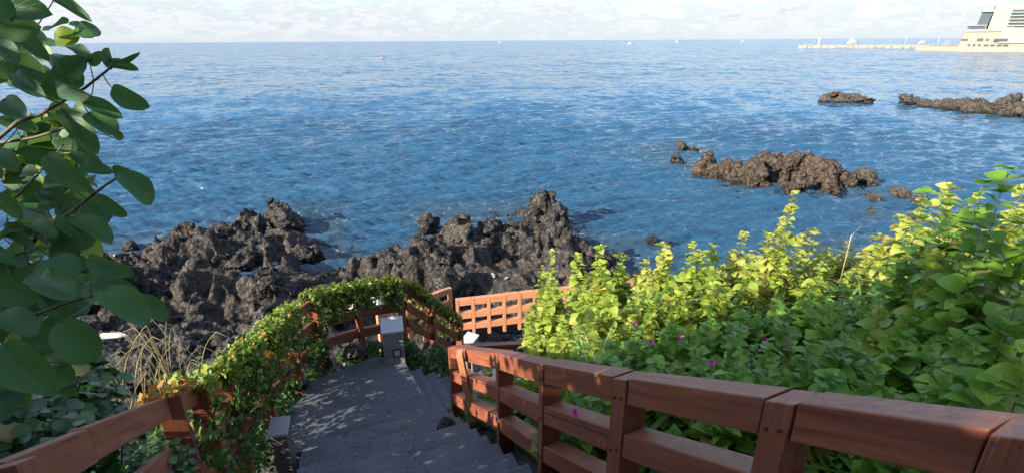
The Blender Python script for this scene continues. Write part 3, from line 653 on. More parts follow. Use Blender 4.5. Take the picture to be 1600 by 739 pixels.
# extra leaning plank in the end bay
mb = MB(); a = RN[1]+Vector((-.04, -.015, -.01)); Mx = Matrix.Rotation(rad(-7), 3, 'Y') @ Matrix.Rotation(rad(22), 3, 'X')
mb.box(a+Vector((.05, -.02, -.45)), (.06, .10, .95), M=Matrix.Rotation(rad(-7), 3, 'Y')@Matrix.Rotation(rad(5), 3, 'X')); o = mb.build('loose_plank', M_WOOD_SUN, origin=a-Vector((0, 0, .9)), bevel=.004); uvbox(o)
tag(o, 'narrow plank leaning askew in the end bay of the near right fence', 'plank')
LN = [at(-260,905,.98), at(100,672,1.75), at(243,620,3.1), at(292,606,3.95), at(330,585,4.7)]
LN = [at(-70, 738, 1.22), at(100,673,1.8), at(243,621,3.1), at(292,604,3.9), at(335,585,4.6)]
fence('dark red timber fence with three rails down the left of the stairs', LN, 1, [.1, 0, .075, .06, .06], M_WOOD, 'timber fences along the stairs', depth=.12, bdepth=.06, ph=1.25)
IN = [at(338,583,4.66), at(388,540,5.3), at(440,492,6.4), at(480,466,7.1)]
fence('timber fence wrapped in ivy left of the landing', IN, 1, [0, .07, .07, .07], M_WOOD, 'timber fences along the stairs', depth=.12, bdepth=.06, ph=1.15)
IN2 = [at(482,465,7.12), at(552,449,7.6), at(620,440,8.0)]
fence('timber fence hung with ivy across the back of the landing', IN2, 1, [0, .07, .08], M_WOOD, 'timber fences along the stairs', depth=.12, bdepth=.06, ph=1.2)
IN3 = [at(627,440,8.05), at(668,470,8.9), at(712,500,10.0)]
fence('steep timber fence with creeper beside the lower steps', IN3, 1, [0, .07, .08], M_WOOD, 'timber fences along the stairs', beams=((0, .15), (.32, .15), (.64, .15)), depth=.12, bdepth=.06, ph=1.1)
FN = [Vector((-1.30+.37*i, 10.72+.05*i, 4.32+.018*i)) for i in range(14)]
fence('sunlit orange timber lattice fence behind the lower landing', FN, -1, [.075]*14, M_WOOD_SUN, 'orange lattice fences by the lower landing', beams=((0, .17), (.35, .17), (.68, .15)), depth=.11, ph=1.0, gap=.002)
a = on(588, 484, 4.0); b = on(700, 447, 4.0)
GN = [a.lerp(b, i/5) for i in range(6)]
fence('short orange timber lattice fence glimpsed behind the ivy, beyond the steep fence', GN, 1, [.08]*6, M_WOOD_SUN, 'orange lattice fences by the lower landing', beams=((0, .16), (.36, .16), (.70, .15)), depth=.11, ph=1.3)
# low handrail beam on the lower landing
mb = MB(); a = at(722, 541, 9.4); b = at(850, 536, 9.6); mb.prism8(*oriented_box(a, b, .09, .12, Vector((0, 1, 0))))
mb.box(a+Vector((.1, .06, -.4)), (.07, .07, .65)); mb.box(b+Vector((-.1, .06, -.4)), (.07, .07, .65))
o = mb.build('handrail', M_WOOD, origin=a-Vector((0, 0, .7)), bevel=.004); uvbox(o); tag(o, 'low dark timber handrail between the near fence and the orange lattice fence', 'handrail')

# ------------------------------------------------------------------ lamp pillars
def pillar(label, x, y, z, w_, h_, rz, m, lens):
    root = empty('lamp_pillar', (x, y, z), label, 'lamp pillar', 'stone lamp pillars beside the stairs'); c, s_ = math.cos(rz), math.sin(rz)
    def T(px_, py_, pz): return Vector((x+px_*c-py_*s_, y+px_*s_+py_*c, z+pz))
    q = w_/2; mb = MB(); mb.prism8([T(-q, -q, -.4), T(q, -q, -.4), T(q, q, -.4), T(-q, q, -.4)], [T(-q, -q, h_-.07), T(q, -q, h_-.07), T(q, q, h_), T(-q, q, h_)])
    mb.build('shaft', m, root, bevel=.006)
    k = q+.014; mb = MB(); mb.prism8([T(-k, -k, h_-.068), T(k, -k, h_-.068), T(k, k, h_+.006), T(-k, k, h_+.006)], [T(-k, -k, h_-.036), T(k, -k, h_-.036), T(k, k, h_+.04), T(-k, k, h_+.04)])
    mb.build('cap', M_CAP, root, bevel=.004)
    if lens:
        f = MB(); f.prism8([T(-.02, -q-.012, .12), T(.095, -q-.012, .12), T(.095, -q+.004, .12), T(-.02, -q+.004, .12)], [T(-.02, -q-.012, .25), T(.095, -q-.012, .25), T(.095, -q+.004, .25), T(-.02, -q+.004, .25)])
        fr = f.build('lamp_frame', M_BLACK, root, bevel=.003)
        g = MB(); g.prism8([T(.0, -q-.016, .14), T(.075, -q-.016, .14), T(.075, -q-.008, .14), T(.0, -q-.008, .14)], [T(.0, -q-.016, .23), T(.075, -q-.016, .23), T(.075, -q-.008, .23), T(.0, -q-.008, .23)])
        g.build('lens', M_LAMP, fr)
    return root
p1 = on(615, 562, 5.6); pillar('grey stone lamp pillar with square lamp at the far corner of the landing', p1.x, p1.y+.06, 5.6, .29, .58, rad(14), M_BOLL, True)
p2 = on(448, 724, 5.76); pillar('dark stone pillar with pale cap at the left foot of the stairs', p2.x-.03, p2.y+.03, 5.66, .17, .60, rad(10), M_BOLLD, False)
p3 = at(733, 527, 10.8); pillar('low pillar with pale cap on the lower landing in front of the lattice fence', p3.x, p3.y, 3.385, .27, p3.z-3.385, rad(-30), M_BOLL, False)

# ------------------------------------------------------------------ foliage tools
def leaf_template(nl, nw, shape='ovate', fold=.25, droop=.25, notch=0.0):
    """leaf along +Y (length 1), width along X, normal +Z; returns verts, faces, uvs"""
    V, F, U = [], [], []
    for i in range(nl+1):
        t = i/nl
        if shape == 'ovate': wd = .46*math.sin(math.pi*min(1, t**.72))**.85 if 0 < t < 1 else .0
        elif shape == 'round': wd = .58*(math.sin(math.pi*t**.92))**.45 if 0 < t < 1 else 0
        elif shape == 'heart': wd = .60*(math.sin(math.pi*t**.62))**.70 if 0 < t < 1 else 0
        elif shape == 'ivy': wd = [.0, .55, .42, .20, 0][min(4, round(t*4))]
        elif shape == 'blade': wd = .035*(1-t*t)+.002
        else: wd = .30*math.sin(math.pi*min(1, t**.8)) if 0 < t < 1 else 0
        wd = max(wd, .004)
        for j in range(nw+1):
            s = -1+2*j/nw; x = s*wd; z = -droop*t*t + fold*abs(s)**1.2*wd + (.03*math.sin(9*t+3*s) if nl > 5 else 0)*abs(s)
            y = t - (notch*abs(s)*(1-t) if t < .35 else 0)
            V.append((x, y, z)); U.append((s, t))
    for i in range(nl):
        for j in range(nw): k = i*(nw+1)+j; F.append((k, k+1, k+nw+2, k+nw+1))
    return np.array(V), np.array(F), np.array(U)
T_OV = leaf_template(4, 2); T_OV2 = leaf_template(6, 2, 'ovate', .35, .35); T_RD = leaf_template(5, 2, 'round', .2, .1); T_IVY = leaf_template(4, 2, 'ivy', .2, .2)
T_BR = leaf_template(8, 4, 'heart', .28, .35, .10); T_BIG = leaf_template(14, 6, 'round', .30, .16, .05); T_BLADE = leaf_template(6, 1, 'blade', 0, .7); T_SIMPLE = leaf_template(2, 2, 'ovate', .2, .2)
def leaves(name, tpl, base, ydir, ndir, size, mat_, parent=None, origin=None, wscale=None):
    V, F, U = tpl; base = np.asarray(base, float); y = np.asarray(ydir, float); n = np.asarray(ndir, float); size = np.asarray(size, float)
    y = y/np.linalg.norm(y, axis=1, keepdims=True); x = np.cross(y, n); x /= np.linalg.norm(x, axis=1, keepdims=True)+1e-9; n = np.cross(x, y)
    ws = np.ones(len(base)) if wscale is None else np.asarray(wscale)
    L = V[None, :, 0, None]*x[:, None]*ws[:, None, None] + V[None, :, 1, None]*y[:, None] + V[None, :, 2, None]*n[:, None]
    o0 = np.array(origin if origin is not None else (parent_origin(parent) if parent is not None else (0, 0, 0)), float)
    W = base[:, None]+L*size[:, None, None]-o0
    k = len(V); FF = (F[None]+np.arange(len(base))[:, None, None]*k).reshape(-1, 4)
    me = npmesh(name, W.reshape(-1, 3), FF, True)
    uvl = me.uv_layers.new(name='UVMap'); UU = np.tile(U, (len(base), 1))[FF.ravel()]; uvl.data.foreach_set('uv', UU.astype(np.float32).ravel())
    ob = bpy.data.objects.new(name, me); COL.objects.link(ob); me.materials.append(mat_)
    if parent is not None: ob.parent = parent; ob.location = Vector(o0)-parent_origin(parent)
    else: ob.location = Vector(o0)
    return ob
def plant(name, label, cat, x, y, ztop, spread, n_st, tpl, lsz, m, group=None, seed=0, node_gap=.055, rad_leaf=2, zb=None, stem_m=None, flowers=(), r_st=.006, m_extra=None, lean=(0, 0), top_spike=0, low=.2):
    R = random.Random(seed*131+7); z0 = gz(x, y) if zb is None else zb; H = max(.35, ztop-z0)
    root = empty(name, (x, y, z0), label, cat, group); mb = MB(); B, Yd, Nd, S = [], [], [], []
    for k in range(n_st):
        a = R.uniform(0, 6.28); rr_ = spread*math.sqrt(R.random()); h = H*(R.uniform(.55, .92) if k else 1.0)*(1-.22*(rr_/spread)**2 if k else 1)
        if k == 0: rr_ = spread*.1
        tip = Vector((x+math.cos(a)*rr_+lean[0]*h, y+math.sin(a)*rr_+lean[1]*h, z0+h)); b0 = Vector((x+math.cos(a)*rr_*.25, y+math.sin(a)*rr_*.25, z0-.05))
        mid = b0.lerp(tip, .5)+Vector((R.uniform(-.05, .05), R.uniform(-.05, .05), .06*h))
        pts = [b0*(1-t)**2+mid*2*t*(1-t)+tip*t*t for t in [i/7 for i in range(8)]]
        mb.tube(pts, r_st, r_st*.35, 4)
        nn = int(h*(1-low)/node_gap); ph = R.uniform(0, 6)
        for j in range(nn+1):
            t = low+(1-low)*(j/max(1, nn))**.85; c = b0*(1-t)**2+mid*2*t*(1-t)+tip*t*t; ph += 1.6+R.uniform(-.3, .3)
            up = .25+1.0*max(0, t-.75)*4*.6; sz = lsz*R.uniform(.4, 1.2)*(1.0 if t < .85 else .75 if t < .97 else .5)
            for q in range(rad_leaf):
                an = ph+q*2*math.pi/rad_leaf+R.uniform(-.3, .3); yd = Vector((math.cos(an), math.sin(an), up+R.uniform(-.6, .45)))
                B.append(c+yd.normalized()*sz*.12); Yd.append(yd); Nd.append((-math.cos(an)*up*.6+R.uniform(-.7, .7), -math.sin(an)*up*.6+R.uniform(-.7, .7), 1)); S.append(sz)
    mb.build('stem', stem_m or M_STEM, root, smooth=True)
    leaves('foliage', tpl, [tuple(b) for b in B], [tuple(v) for v in Yd], Nd, S, m, root)
    for (fx, fy, fd) in flowers:
        c = at(fx, fy, fd); f = MB(); cx = Vector((0, -.5, .85)).normalized(); n5 = 10; rim = []
        a1 = cx.cross(Vector((1, 0, 0))).normalized(); a2 = cx.cross(a1)
        for i in range(n5): rr2 = .015 if i % 2 else .021; an = i*2*math.pi/n5; rim.append(c+cx*.012+(a1*math.cos(an)+a2*math.sin(an))*rr2)
        thr = [c+(a1*math.cos(i*2*math.pi/n5)+a2*math.sin(i*2*math.pi/n5))*.004 for i in range(n5)]
        tail = [c-cx*.035+(a1*math.cos(i*2*math.pi/n5)+a2*math.sin(i*2*math.pi/n5))*.002 for i in range(n5)]
        f.add(rim+thr+tail, [(i, (i+1)%n5, n5+(i+1)%n5, n5+i) for i in range(n5)]+[(n5+i, n5+(i+1)%n5, 2*n5+(i+1)%n5, 2*n5+i) for i in range(n5)])
        f.build('flower', M_FLOWER, root, smooth=True)
    return root

# ------------------------------------------------------------------ shrubs on the slope right of the fence
G_L = 'yellow green shrubs on the slope'; G_M = 'green weeds on the slope'; G_B = 'broad leaved shrubs at the right'
lime = [(862,398,7.4,.30),(900,402,6.4,.30),(938,388,6.1,.28),(968,402,6.4,.28),(1003,424,6.2,.3),(1042,388,5.8,.30),(1078,386,5.6,.30),(1108,393,5.9,.3),(1160,372,5.9,.26),(1196,374,5.6,.26),
        (1242,312,5.3,.22),(1268,366,5.7,.26),(1290,402,6.0,.3),(1325,384,6.6,.3),(1352,396,7,.34),(1398,402,7.5,.4),(1430,408,8,.4),(1150,410,6.5,.35),(835,478,6.3,.3),(862,455,6.2,.35),(905,452,5.4,.35),(950,450,5.2,.35),(1000,455,5.1,.35),
        (830,515,5.3,.26),(872,500,4.9,.32),(925,498,4.6,.32),(1055,440,5.0,.34),(1112,432,5.0,.34),(1165,420,5.1,.34),(1222,405,5.2,.34),(1275,420,5.3,.34),(850,420,8.0,.35),(1380,425,6.6,.4),(1330,425,6.0,.35)]
def where(px_, py_): return ''
lime_lab = {10: 'tallest yellow green shrub, its spike of leaves rising above the rest against the sea', 0: 'yellow green shrub in front of the lattice fence, close to the brown lava crag',
            2: 'yellow green shrub with upright leaf spikes against the sea', 18: 'low yellow green shrub at the left edge of the thicket, overhanging the lattice fence',
            13: 'pale yellow green shrub in the gap right of the tallest shrub', 16: 'spreading yellow shrub on the skyline beside the broad leaved shrubs'}
for i, (px_, py_, d, spd) in enumerate(lime):
    c = at(px_, py_, d)
    plant('leafy_shrub', lime_lab.get(i, 'sunlit yellow green shrub in the crowded thicket beyond the near fence'), 'shrub', c.x, c.y, c.z+.03, spd*1.15, 10 if i != 10 else 7, T_OV2, .115 if d < 5.6 else .122,
          M_LIME2 if i in (10, 11, 8, 9, 0, 5, 13) else M_LIME, G_L, 100+i, .056, 3, low=.12)
midp = [(905,535,4.3,.3),(950,545,4.0,.3),(1000,525,4.1,.32),(1050,510,4.2,.32),(1105,500,4.2,.32),(1160,490,4.3,.34),(1215,478,4.4,.34),(1270,465,4.5,.34),(1325,455,4.6,.36),(1375,452,4.6,.36),(1420,455,4.4,.36),
        (900,580,3.5,.26),(965,585,3.3,.26),(1030,575,3.3,.28),(1090,560,3.2,.28),(1150,560,3.0,.28),(1210,555,2.95,.28),(1270,548,2.95,.3),(1330,540,2.95,.3),(1395,530,2.95,.3),(1450,500,3.2,.32),
        (1160,525,3.6,.3),(1230,515,3.6,.3),(1300,500,3.7,.32),(1370,490,3.8,.32),(1290,590,2.5,.24),(1380,590,2.35,.24),(1460,600,2.2,.24),(1540,610,2.0,.22)]
mid_lab = {1: 'weed with magenta flowers left of the others, just beyond the near fence', 2: 'bushy weed with two magenta flowers behind the near fence', 14: 'weed with a single magenta flower at its base beyond the second wide fence post'}
fl = {1: [(897,647,2.95)], 2: [(991,508,4.05), (1016,536,3.75), (1060,528,4.0)], 14: [(1111,569,3.15)], 4: [(1163,519,4.05), (1195,534,3.8)]}
mid_lab[4] = 'weed with small faded magenta flowers in the middle of the green bank'; fl[1] = [(897,645,3.05)]
for i, (px_, py_, d, spd) in enumerate(midp):
    c = at(px_, py_, d)
    plant('weed' if i not in fl else 'flowering_weed', mid_lab.get(i, 'shaded green weed in the bank of foliage beyond the near fence'), 'weed', c.x, c.y, c.z+.02, spd*1.15, 12, [T_OV2, T_BR, T_IVY][i % 3] if i not in (2,) else T_OV2, [.105, .12, .11][i % 3],
          [M_MID, M_BROAD, M_DEEP, M_MID][i % 4], G_M, 200+i, .052, 3, flowers=fl.get(i, ()), low=.12)
broad = [(1452,312,3.7,.28),(1490,318,3.5,.28),(1535,300,3.1,.26),(1575,278,2.7,.24),(1625,285,2.5,.26),(1470,400,3.2,.28),(1520,390,2.9,.28),(1570,400,2.6,.26),(1500,470,2.7,.26),(1555,490,2.4,.24),(1600,470,2.25,.24),(1600,560,1.95,.2),(1530,560,2.1,.2),(1680,380,2.3,.3)]
for i, (px_, py_, d, spd) in enumerate(broad):
    c = at(px_, py_, d)
    plant('broad_leaved_shrub', 'tallest broad leaved shrub at the right edge, its top leaf over the sea' if i == 3 else 'tall green shrub with big broad leaves in the clump at the right edge', 'shrub', c.x, c.y, c.z+.02, spd, 7, T_BR if i % 3 else T_OV2, (.128, .105, .118)[i % 3], (M_BROAD, M_MID, M_LIME)[i % 3] if i not in (2, 8) else M_BROAD, G_B, 300+i, .08, 3, low=.15)
for i, (px_, py_, d) in enumerate([(1445,318,5.6),(1480,292,5.6),(1530,310,5.6),(1420,350,6),(1590,300,5.4)]):
    c = at(px_, py_, d); plant('leafy_shrub', 'pale yellow shrub showing behind the broad leaves at the right', 'shrub', c.x, c.y, c.z, .35, 10, T_OV2, .15, M_LIME2, 'pale shrubs behind the broad leaves', 400+i, .07, 4, low=.3)
# ground cover under the shrubs
N = 9000; R_ = np.random.default_rng(12); X = R_.uniform(-.6, 8.5, N*3); Y = R_.uniform(1.0, 9.5, N*3)
lat_ = (X-MID.x)*LAT.x+(Y-MID.y)*LAT.y; s_ = (X-MID.x)*UP.x+(Y-MID.y)*UP.y
ok = (lat_ > 1.25) & (Y < 8.6) & ~((Y > 7.6) & (X < 3.8)) & ((s_ > -.3) | (X > 1.0)); X, Y = X[ok][:N], Y[ok][:N]; Z = ground(X, Y)
n = len(X); an = R_.uniform(0, 6.28, n); hgt = R_.uniform(0, .38, n)
o = leaves('ground_cover', T_OV, np.stack([X, Y, Z+hgt], 1), np.stack([np.cos(an), np.sin(an), R_.uniform(-.2, .6, n)], 1), np.stack([R_.normal(0, .4, n), R_.normal(0, .4, n), np.ones(n)], 1), R_.uniform(.05, .11, n), M_DEEP)
tag(o, 'low dark green ground cover between the shrubs', 'ground cover', kind='stuff')
N = 900; X = R_.uniform(.8, 5.5, N*3); Y = R_.uniform(1.2, 6.5, N*3); lat_ = (X-MID.x)*LAT.x+(Y-MID.y)*LAT.y; ok = lat_ > 1.45; X, Y = X[ok][:N], Y[ok][:N]; Z = ground(X, Y); n = len(X); an = R_.normal(-.4, .9, n)
o = leaves('long_grass', T_BLADE, np.stack([X, Y, Z+R_.uniform(.1, .5, n)], 1), np.stack([np.cos(an)*.8, np.sin(an)*.8, R_.uniform(.5, 1.3, n)], 1), np.stack([np.zeros(n), np.zeros(n), np.ones(n)], 1)+R_.normal(0, .2, (n, 3)), R_.uniform(.3, .6, n), M_BLADE)
tag(o, 'long arching grass blades growing through the bank of weeds', 'grass', kind='stuff')
# dry twigs standing in the shrubs
for i, (pts) in enumerate([[(930,565,3.9),(912,520,4.2),(885,485,4.5)], [(935,560,3.8),(960,500,4.1),(985,470,4.3)], [(1330,372,5.2),(1352,350,5.2),(1385,330,5.2)], [(915,560,4),(905,525,4.2),(890,500,4.4)]]):
    mb = MB(); q = [at(*p_) for p_ in pts]; mb.tube([q[0]-Vector((0, 0, .5))]+q, .0045, .002, 5); o = mb.build('dry_twig', M_STEMP, origin=q[0]-Vector((0, 0, .5)), smooth=True)
    tag(o, ['pale dry twig leaning left out of the yellow shrubs', 'pale dry twig leaning right out of the yellow shrubs', 'thin pale twig arching against the sea beside the broad leaves', 'shortest pale twig among the yellow shrubs behind the near fence'][i], 'twig', 'dry twigs in the thicket')

# ------------------------------------------------------------------ weeds at the feet of the fences
for i, (px_, py_, z_, ztop, sp2, m2, lab) in enumerate([(722,690,5.55,5.85,.12,M_MID,'small bright weed by the steps under the near fence'),(745,640,5.6,6.35,.10,M_MID,'climbing sprig with pale leaves in the end bay of the near fence'),(700,655,5.5,5.75,.12,M_DEEP,'low dark weed by the foot of the end post'),
      (775,700,5.9,6.3,.14,M_DEEP,'dark weed under the second post of the near fence'),(830,705,6.3,6.55,.15,M_DEEP,'dark weed under the third post of the near fence'),(905,720,6.6,6.85,.15,M_DEEP,'dark weed under the bottom rail left of the wide post')]):
    c = on(px_, py_, z_); lat0 = (c.x-MID.x)*LAT.x+(c.y-MID.y)*LAT.y
    if i not in (0, 2): c.x += .12; c.y += .1
    plant('weed', lab, 'weed', c.x, c.y, ztop, sp2, 7, T_OV if i else T_IVY, .06, m2, None, 500+i, .05, 3, zb=z_-.12, low=.1)
for i, (s, l) in enumerate([(1.2, 1.32), (2.0, 1.35), (2.8, 1.35), (.5, 1.3)]):
    c = xy(s, l, 0); plant('weed', 'shaded weed growing behind the lower rails of the near fence', 'weed', c.x, c.y, gz(c.x, c.y)+.55, .25, 9, T_OV2, .07, M_DEEP, 'weeds behind the lower rails', 520+i, .05, 3)

R = random.Random(15)
for k in range(34):
    s_ = R.uniform(-.4, 4.2); c = xy(s_, R.uniform(.74, 1.12), 0); g_ = gz(c.x, c.y); q = R.uniform(.03, .075)
    o = link('stone', BM[k % 8], M_ROCK, loc=(c.x, c.y, g_+q*.2)); o.scale = (q, q*R.uniform(.7, 1.2), q*.8); o.rotation_euler = (0, 0, R.uniform(0, 6)); tag(o, 'small dark stone in the soil strip between the steps and the near right fence', 'stone', 'small stones beside the steps')
M_DRY = leaf_mat('fallen leaves', [(.10, .06, .03), (.22, .14, .05), (.30, .22, .09)], .1, None, .7, False)
n = 150; Rn = np.random.default_rng(8); B = []
for k in range(n):
    s_ = Rn.uniform(-1.6, 3.6); l_ = Rn.uniform(-.68, .8); z_ = 5.6+(RISE*(int(s_/TREAD)+1) if s_ > 0 else 0); v_ = xy(s_, l_, z_+.012)
    if s_ <= 0 and (v_.x < -2.6 or (v_.x+1.0)*1.13+(v_.y-5.21)*.58 > -.05): continue
    B.append(tuple(v_))
n = len(B); o = leaves('fallen_leaves', T_SIMPLE, B, np.stack([Rn.normal(0, 1, n), Rn.normal(0, 1, n), Rn.normal(0, .08, n)], 1), np.stack([Rn.normal(0, .15, n), Rn.normal(0, .15, n), np.ones(n)], 1), Rn.uniform(.018, .045, n), M_DRY)
tag(o, 'tiny dry leaves scattered over the paving', 'leaf litter', kind='stuff')
# ------------------------------------------------------------------ ivy
def ivy(label, nodes, side, n, drop, m, seed, sz=(.035, .065), thick=.10, dens=.5, sag=0, extra_m=None, top_bias=.45, frontonly=.7, name='ivy', group='ivy on the fences', outspread=.1):
    R = np.random.default_rng(seed); P0 = np.array([tuple(v) for v in nodes]); seg = np.diff(P0, axis=0); L = np.linalg.norm(seg, axis=1); cum = np.concatenate([[0], np.cumsum(L)])
    root = empty(name, tuple(Vector(nodes[0])-Vector((0, 0, drop))), label, 'ivy', group)
    u = R.uniform(0, cum[-1], n*4); k = np.clip(np.searchsorted(cum, u)-1, 0, len(L)-1); f = (u-cum[k])/L[k]; C = P0[k]+seg[k]*f[:, None]
    d = seg[k]/L[k][:, None]; nn = np.stack([d[:, 1], -d[:, 0], 0*u], 1)*side; nn /= np.linalg.norm(nn, axis=1, keepdims=True)
    top = R.random(n*4) < top_bias
    v = np.where(top, R.normal(-.04, .05, n*4), R.uniform(0, drop, n*4)); 
    front = R.random(n*4) < frontonly
    off = np.where(top, R.uniform(-.07, .2, n*4), np.where(front, -R.gamma(2, outspread/2.5, n*4)-.01, .14+R.gamma(2, .03, n*4)))
    Pp = C+nn*off[:, None]; Pp[:, 2] -= v
    Pp[:, 2] -= sag*np.sin(np.clip(f, 0, 1)*math.pi)*0
    msk = fbm(np.stack([u*2.2, v*2.6, 0*u+seed], 1), 3, seed)
    keep = msk > (np.where(top, dens-.10, dens+.04*v/drop)); keep &= ~((Pp[:, 0] > -2.80) & (Pp[:, 1] > 3.9) & (Pp[:, 1] < 4.9) & (Pp[:, 2] < 6.5)); idx = np.where(keep)[0][:n]; Pp, nn, top, u, v, d = Pp[idx], nn[idx], top[idx], u[idx], v[idx], d[idx]
    n_ = len(idx); yd = np.stack([R.normal(0, .5, n_), R.normal(0, .5, n_), -.75+R.normal(0, .4, n_)], 1)-nn*.3
    nd = -nn*np.where(top, .35, .9)[:, None]+np.stack([R.normal(0, .35, n_), R.normal(0, .35, n_), np.where(top, 1.0, .45)+R.normal(0, .3, n_)], 1)
    S = R.uniform(*sz, n_)
    redm = vn(np.stack([u*1.7, v*3, 0*u+5.5], 1), seed+3) > .72
    base = dict(tpl=T_IVY)
    dk = (~redm) & (~top) & (R.random(n_) < np.clip(.55+v, 0, .96)) & (v > .03); br = (~redm) & (~dk)  # leaves below the top rail take a darker colour as painted shade
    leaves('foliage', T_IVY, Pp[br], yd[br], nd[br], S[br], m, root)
    if dk.sum() > 10: leaves('foliage', T_IVY, Pp[dk], yd[dk], nd[dk], S[dk], M_IVYD, root)['label'] = 'leaves on the face of the fence, its shade put into their darker colour'
    if extra_m is not None and redm.sum() > 20:
        o = leaves('foliage', T_IVY, Pp[redm], yd[redm], nd[redm], S[redm], extra_m, root); o['label'] = 'patches of leaves turned red and orange'
    # runners
    mb = MB(); Rr = random.Random(seed)
    for q in range(max(6, n//260)):
        uu = Rr.uniform(0, cum[-1]); kk = min(len(L)-1, max(0, int(np.searchsorted(cum, uu)-1))); c0 = Vector(P0[kk]+seg[kk]*((uu-cum[kk])/L[kk])); nv = Vector((seg[kk][1], -seg[kk][0], 0)).normalized()*side
        pts = [c0-nv*.02+Vector((Rr.uniform(-.15, .15)*t, Rr.uniform(-.15, .15)*t, -drop*t*.9)) for t in (0, .25, .5, .75, 1)]; mb.tube(pts, .005, .003, 4)
    mb.build('vine_stem', M_STEM, root, smooth=True)
    return root
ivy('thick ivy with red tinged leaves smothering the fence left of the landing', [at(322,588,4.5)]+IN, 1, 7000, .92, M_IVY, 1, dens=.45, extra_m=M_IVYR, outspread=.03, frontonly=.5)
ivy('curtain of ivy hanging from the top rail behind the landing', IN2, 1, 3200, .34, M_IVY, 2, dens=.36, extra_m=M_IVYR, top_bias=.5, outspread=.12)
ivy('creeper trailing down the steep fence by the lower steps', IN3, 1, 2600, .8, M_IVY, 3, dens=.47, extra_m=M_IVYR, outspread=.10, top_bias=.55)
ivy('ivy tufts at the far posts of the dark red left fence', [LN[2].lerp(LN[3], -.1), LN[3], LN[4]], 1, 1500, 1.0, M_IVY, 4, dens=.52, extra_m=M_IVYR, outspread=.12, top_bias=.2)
def mound(label, pts, n, m, seed, sz=(.04, .075), name='creeping_ivy', cat='ivy', group='dark ivy mounds around the landing'):
    R = np.random.default_rng(seed); c0 = Vector(pts[0][0]); root = empty(name, tuple(c0), label, cat, group); B = []
    tot = sum(r[0]*r[1] for _, r in pts)
    for c, r in pts:
        k = int(n*r[0]*r[1]/tot); v = R.normal(0, 1, (k, 3)); v /= np.linalg.norm(v, axis=1, keepdims=True); v[:, 2] = np.abs(v[:, 2])*.9-.1
        lump = .75+.5*fbm(v*2.5+seed, 2, seed); B.append(np.array(tuple(c))+v*np.array(r)*lump[:, None]*R.uniform(.8, 1.06, (k, 1)))
    B = np.concatenate(B); B = B[~((B[:, 0] > -2.80) & (B[:, 1] > 3.9) & (B[:, 1] < 4.8))]; n_ = len(B); yd = np.stack([R.normal(0, .6, n_), R.normal(0, .6, n_), R.normal(-.2, .4, n_)], 1); nd = np.stack([R.normal(0, .4, n_), R.normal(-.25, .4, n_), np.ones(n_)], 1)
    leaves('foliage', T_IVY, B, yd, nd, R.uniform(*sz, n_), m, root)
    mb = MB(); Rr = random.Random(seed)
    for c, r in pts:
        for q in range(5): e = Vector(c)+Vector((Rr.uniform(-1, 1)*r[0], Rr.uniform(-1, 1)*r[1], r[2]*.6)); mb.tube([Vector(c)-Vector((0, 0, .1)), Vector(c).lerp(e, .5)+Vector((0, 0, .08)), e], .006, .003, 4)
    mb.build('vine_stem', M_STEM, root, smooth=True); return root
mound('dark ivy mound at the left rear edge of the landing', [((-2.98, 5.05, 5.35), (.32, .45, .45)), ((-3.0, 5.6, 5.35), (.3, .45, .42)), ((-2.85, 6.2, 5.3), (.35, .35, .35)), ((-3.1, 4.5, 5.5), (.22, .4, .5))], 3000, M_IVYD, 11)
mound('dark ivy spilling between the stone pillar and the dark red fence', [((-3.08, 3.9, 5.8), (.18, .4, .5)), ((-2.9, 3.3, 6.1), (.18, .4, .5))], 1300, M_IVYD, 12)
mound('dense ivy added outside the fence to shade the landing', [((-3.25, 4.3, 6.1), (.2, .5, .6)), ((-3.35, 5.1, 5.95), (.2, .5, .65)), ((-3.4, 5.9, 5.9), (.2, .5, .6)), ((-3.1, 6.6, 5.9), (.3, .4, .6)), ((-3.0, 3.6, 6.3), (.2, .5, .6))], 4200, M_IVY, 17)  # added on the outer side to block sun from the landing
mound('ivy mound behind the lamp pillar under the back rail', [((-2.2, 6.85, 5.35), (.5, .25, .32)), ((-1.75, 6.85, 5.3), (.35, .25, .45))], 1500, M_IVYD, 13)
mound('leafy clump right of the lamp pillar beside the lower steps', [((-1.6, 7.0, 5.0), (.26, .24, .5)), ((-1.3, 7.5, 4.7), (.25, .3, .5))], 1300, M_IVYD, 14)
mound('small leaved creeper in the openings of the dark red fence', [((-2.25, 2.5, 6.75), (.2, .35, .45)), ((-2.05, 2.0, 7.0), (.18, .3, .4)), ((-2.5, 3.0, 6.5), (.2, .4, .5))], 1700, M_IVY, 15)

